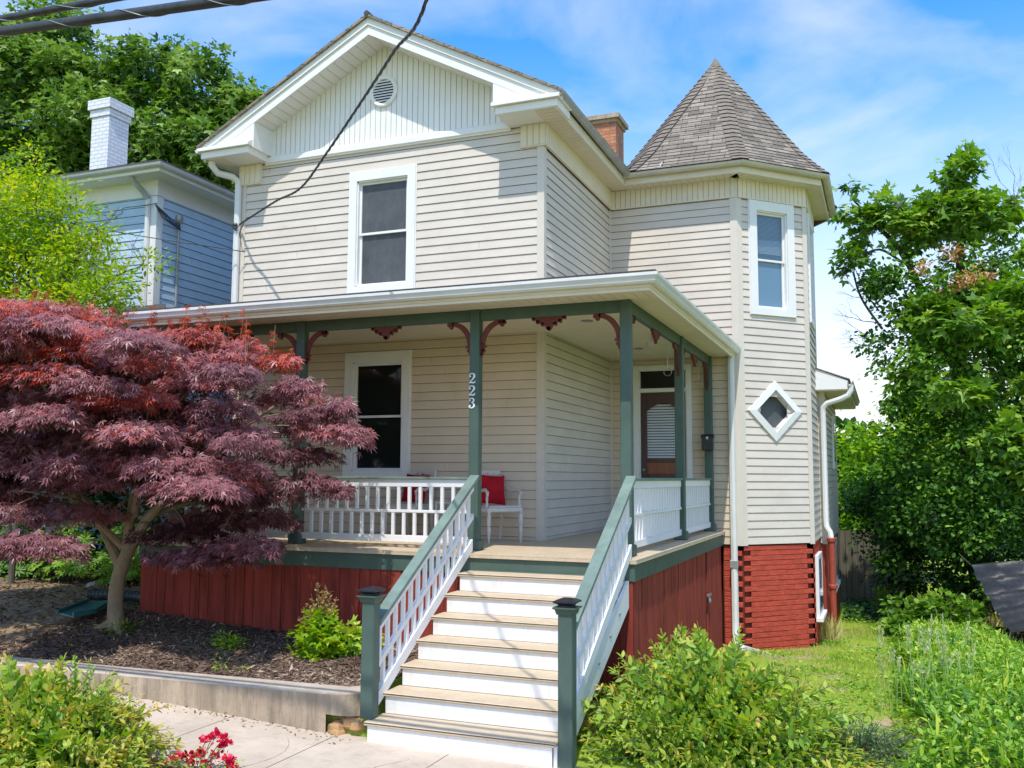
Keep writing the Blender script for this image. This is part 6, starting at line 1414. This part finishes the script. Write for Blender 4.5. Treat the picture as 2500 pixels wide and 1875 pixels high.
rock(-7.05, -1.05, .12, 'grey rock under the rhododendron, left of two'); rock(-6.85, -.75, .13, 'pale grey rock under the rhododendron, right of two', 'splash'); rock(-8.6, -2.4, .10, 'small pale rock at the left edge in the leaf litter')

# ------------------------------------------------------------------ sky, sun, camera
sun_dir = Vector((.10, -.47, .88)).normalized()
el = math.asin(sun_dir.z); az = math.atan2(sun_dir.x, sun_dir.y)
w = bpy.data.worlds.new('World'); bpy.context.scene.world = w; w.use_nodes = True; nt = w.node_tree; N = nt.nodes; Lk = nt.links
bg = N['Background']; sky = N.new('ShaderNodeTexSky'); sky.sky_type = 'NISHITA'; sky.sun_disc = False; sky.sun_elevation = el; sky.sun_rotation = az % (2 * math.pi); sky.altitude = 200; sky.air_density = 1.0; sky.dust_density = .4; sky.ozone_density = 2.0
tc = N.new('ShaderNodeTexCoord'); sep = N.new('ShaderNodeSeparateXYZ'); Lk.new(tc.outputs['Generated'], sep.inputs[0])
hs = N.new('ShaderNodeHueSaturation'); hs.inputs['Saturation'].default_value = SAT; hs.inputs['Value'].default_value = SKYV; Lk.new(sky.outputs[0], hs.inputs['Color'])
# wispy cirrus: stretched noise on the sky dome, stronger and whiter towards the horizon
mp = N.new('ShaderNodeMapping'); mp.inputs['Scale'].default_value = (1.6, 1.6, 4.2); mp.inputs['Rotation'].default_value = (.12, .35, .3); mp.inputs['Location'].default_value = (2.3, .4, 1.1); Lk.new(tc.outputs['Generated'], mp.inputs[0])
n1 = N.new('ShaderNodeTexNoise'); n1.inputs['Scale'].default_value = 1.7; n1.inputs['Detail'].default_value = 9; n1.inputs['Roughness'].default_value = .52; n1.inputs['Distortion'].default_value = .35; Lk.new(mp.outputs[0], n1.inputs[0])
r1 = ramp(N, [(.43, (0, 0, 0)), (.77, (.80, .80, .80))]); Lk.new(n1.outputs['Fac'], r1.inputs[0])
hz = N.new('ShaderNodeMapRange'); hz.inputs['From Min'].default_value = .04; hz.inputs['From Max'].default_value = .46; hz.inputs['To Min'].default_value = .88; hz.inputs['To Max'].default_value = 0; hz.interpolation_type = 'SMOOTHSTEP'; Lk.new(sep.outputs['Z'], hz.inputs['Value'])
mxx = N.new('ShaderNodeMath'); mxx.operation = 'MAXIMUM'; Lk.new(r1.outputs[0], mxx.inputs[0]); Lk.new(hz.outputs[0], mxx.inputs[1])
mix = N.new('ShaderNodeMix'); mix.data_type = 'RGBA'; Lk.new(mxx.outputs[0], mix.inputs[0]); Lk.new(hs.outputs[0], mix.inputs[6]); mix.inputs[7].default_value = CLOUD
Lk.new(mix.outputs[2], bg.inputs['Color']); bg.inputs['Strength'].default_value = SKYS
ld = bpy.data.lights.new('sun', 'SUN'); ld.energy = SUNE; ld.angle = R(.53); ld.color = (1, .955, .88); lo = bpy.data.objects.new('sun', ld); col.objects.link(lo); lo.rotation_euler = sun_dir.to_track_quat('Z', 'Y').to_euler(); lo.location = (-3, -20, 30)
cd = bpy.data.cameras.new('camera'); cam = bpy.data.objects.new('camera', cd); col.objects.link(cam); cd.sensor_fit = 'HORIZONTAL'; cd.sensor_width = 36; cd.lens = 2262.52 / 2500 * 36; cd.clip_start = .1; cd.clip_end = 1000
F = Vector((-0.3700448576, 0.9236412855, 0.0997676249)); Rr = Vector((0.9284585996, 0.3713975494, 0.0053444743)); Uu = Vector((0.0321170743, -0.0946078006, 0.9949964108))
cam.matrix_world = Matrix(((Rr.x, Uu.x, -F.x, 4.4419), (Rr.y, Uu.y, -F.y, -12.2554), (Rr.z, Uu.z, -F.z, 2.3959), (0, 0, 0, 1)))
sc = bpy.context.scene; sc.camera = cam; sc.view_settings.view_transform = 'Standard'; sc.view_settings.look = 'None'; sc.view_settings.exposure = 0
sc.render.engine = 'CYCLES'; sc.cycles.max_bounces = 8; sc.cycles.transparent_max_bounces = 16; sc.cycles.use_denoising = True
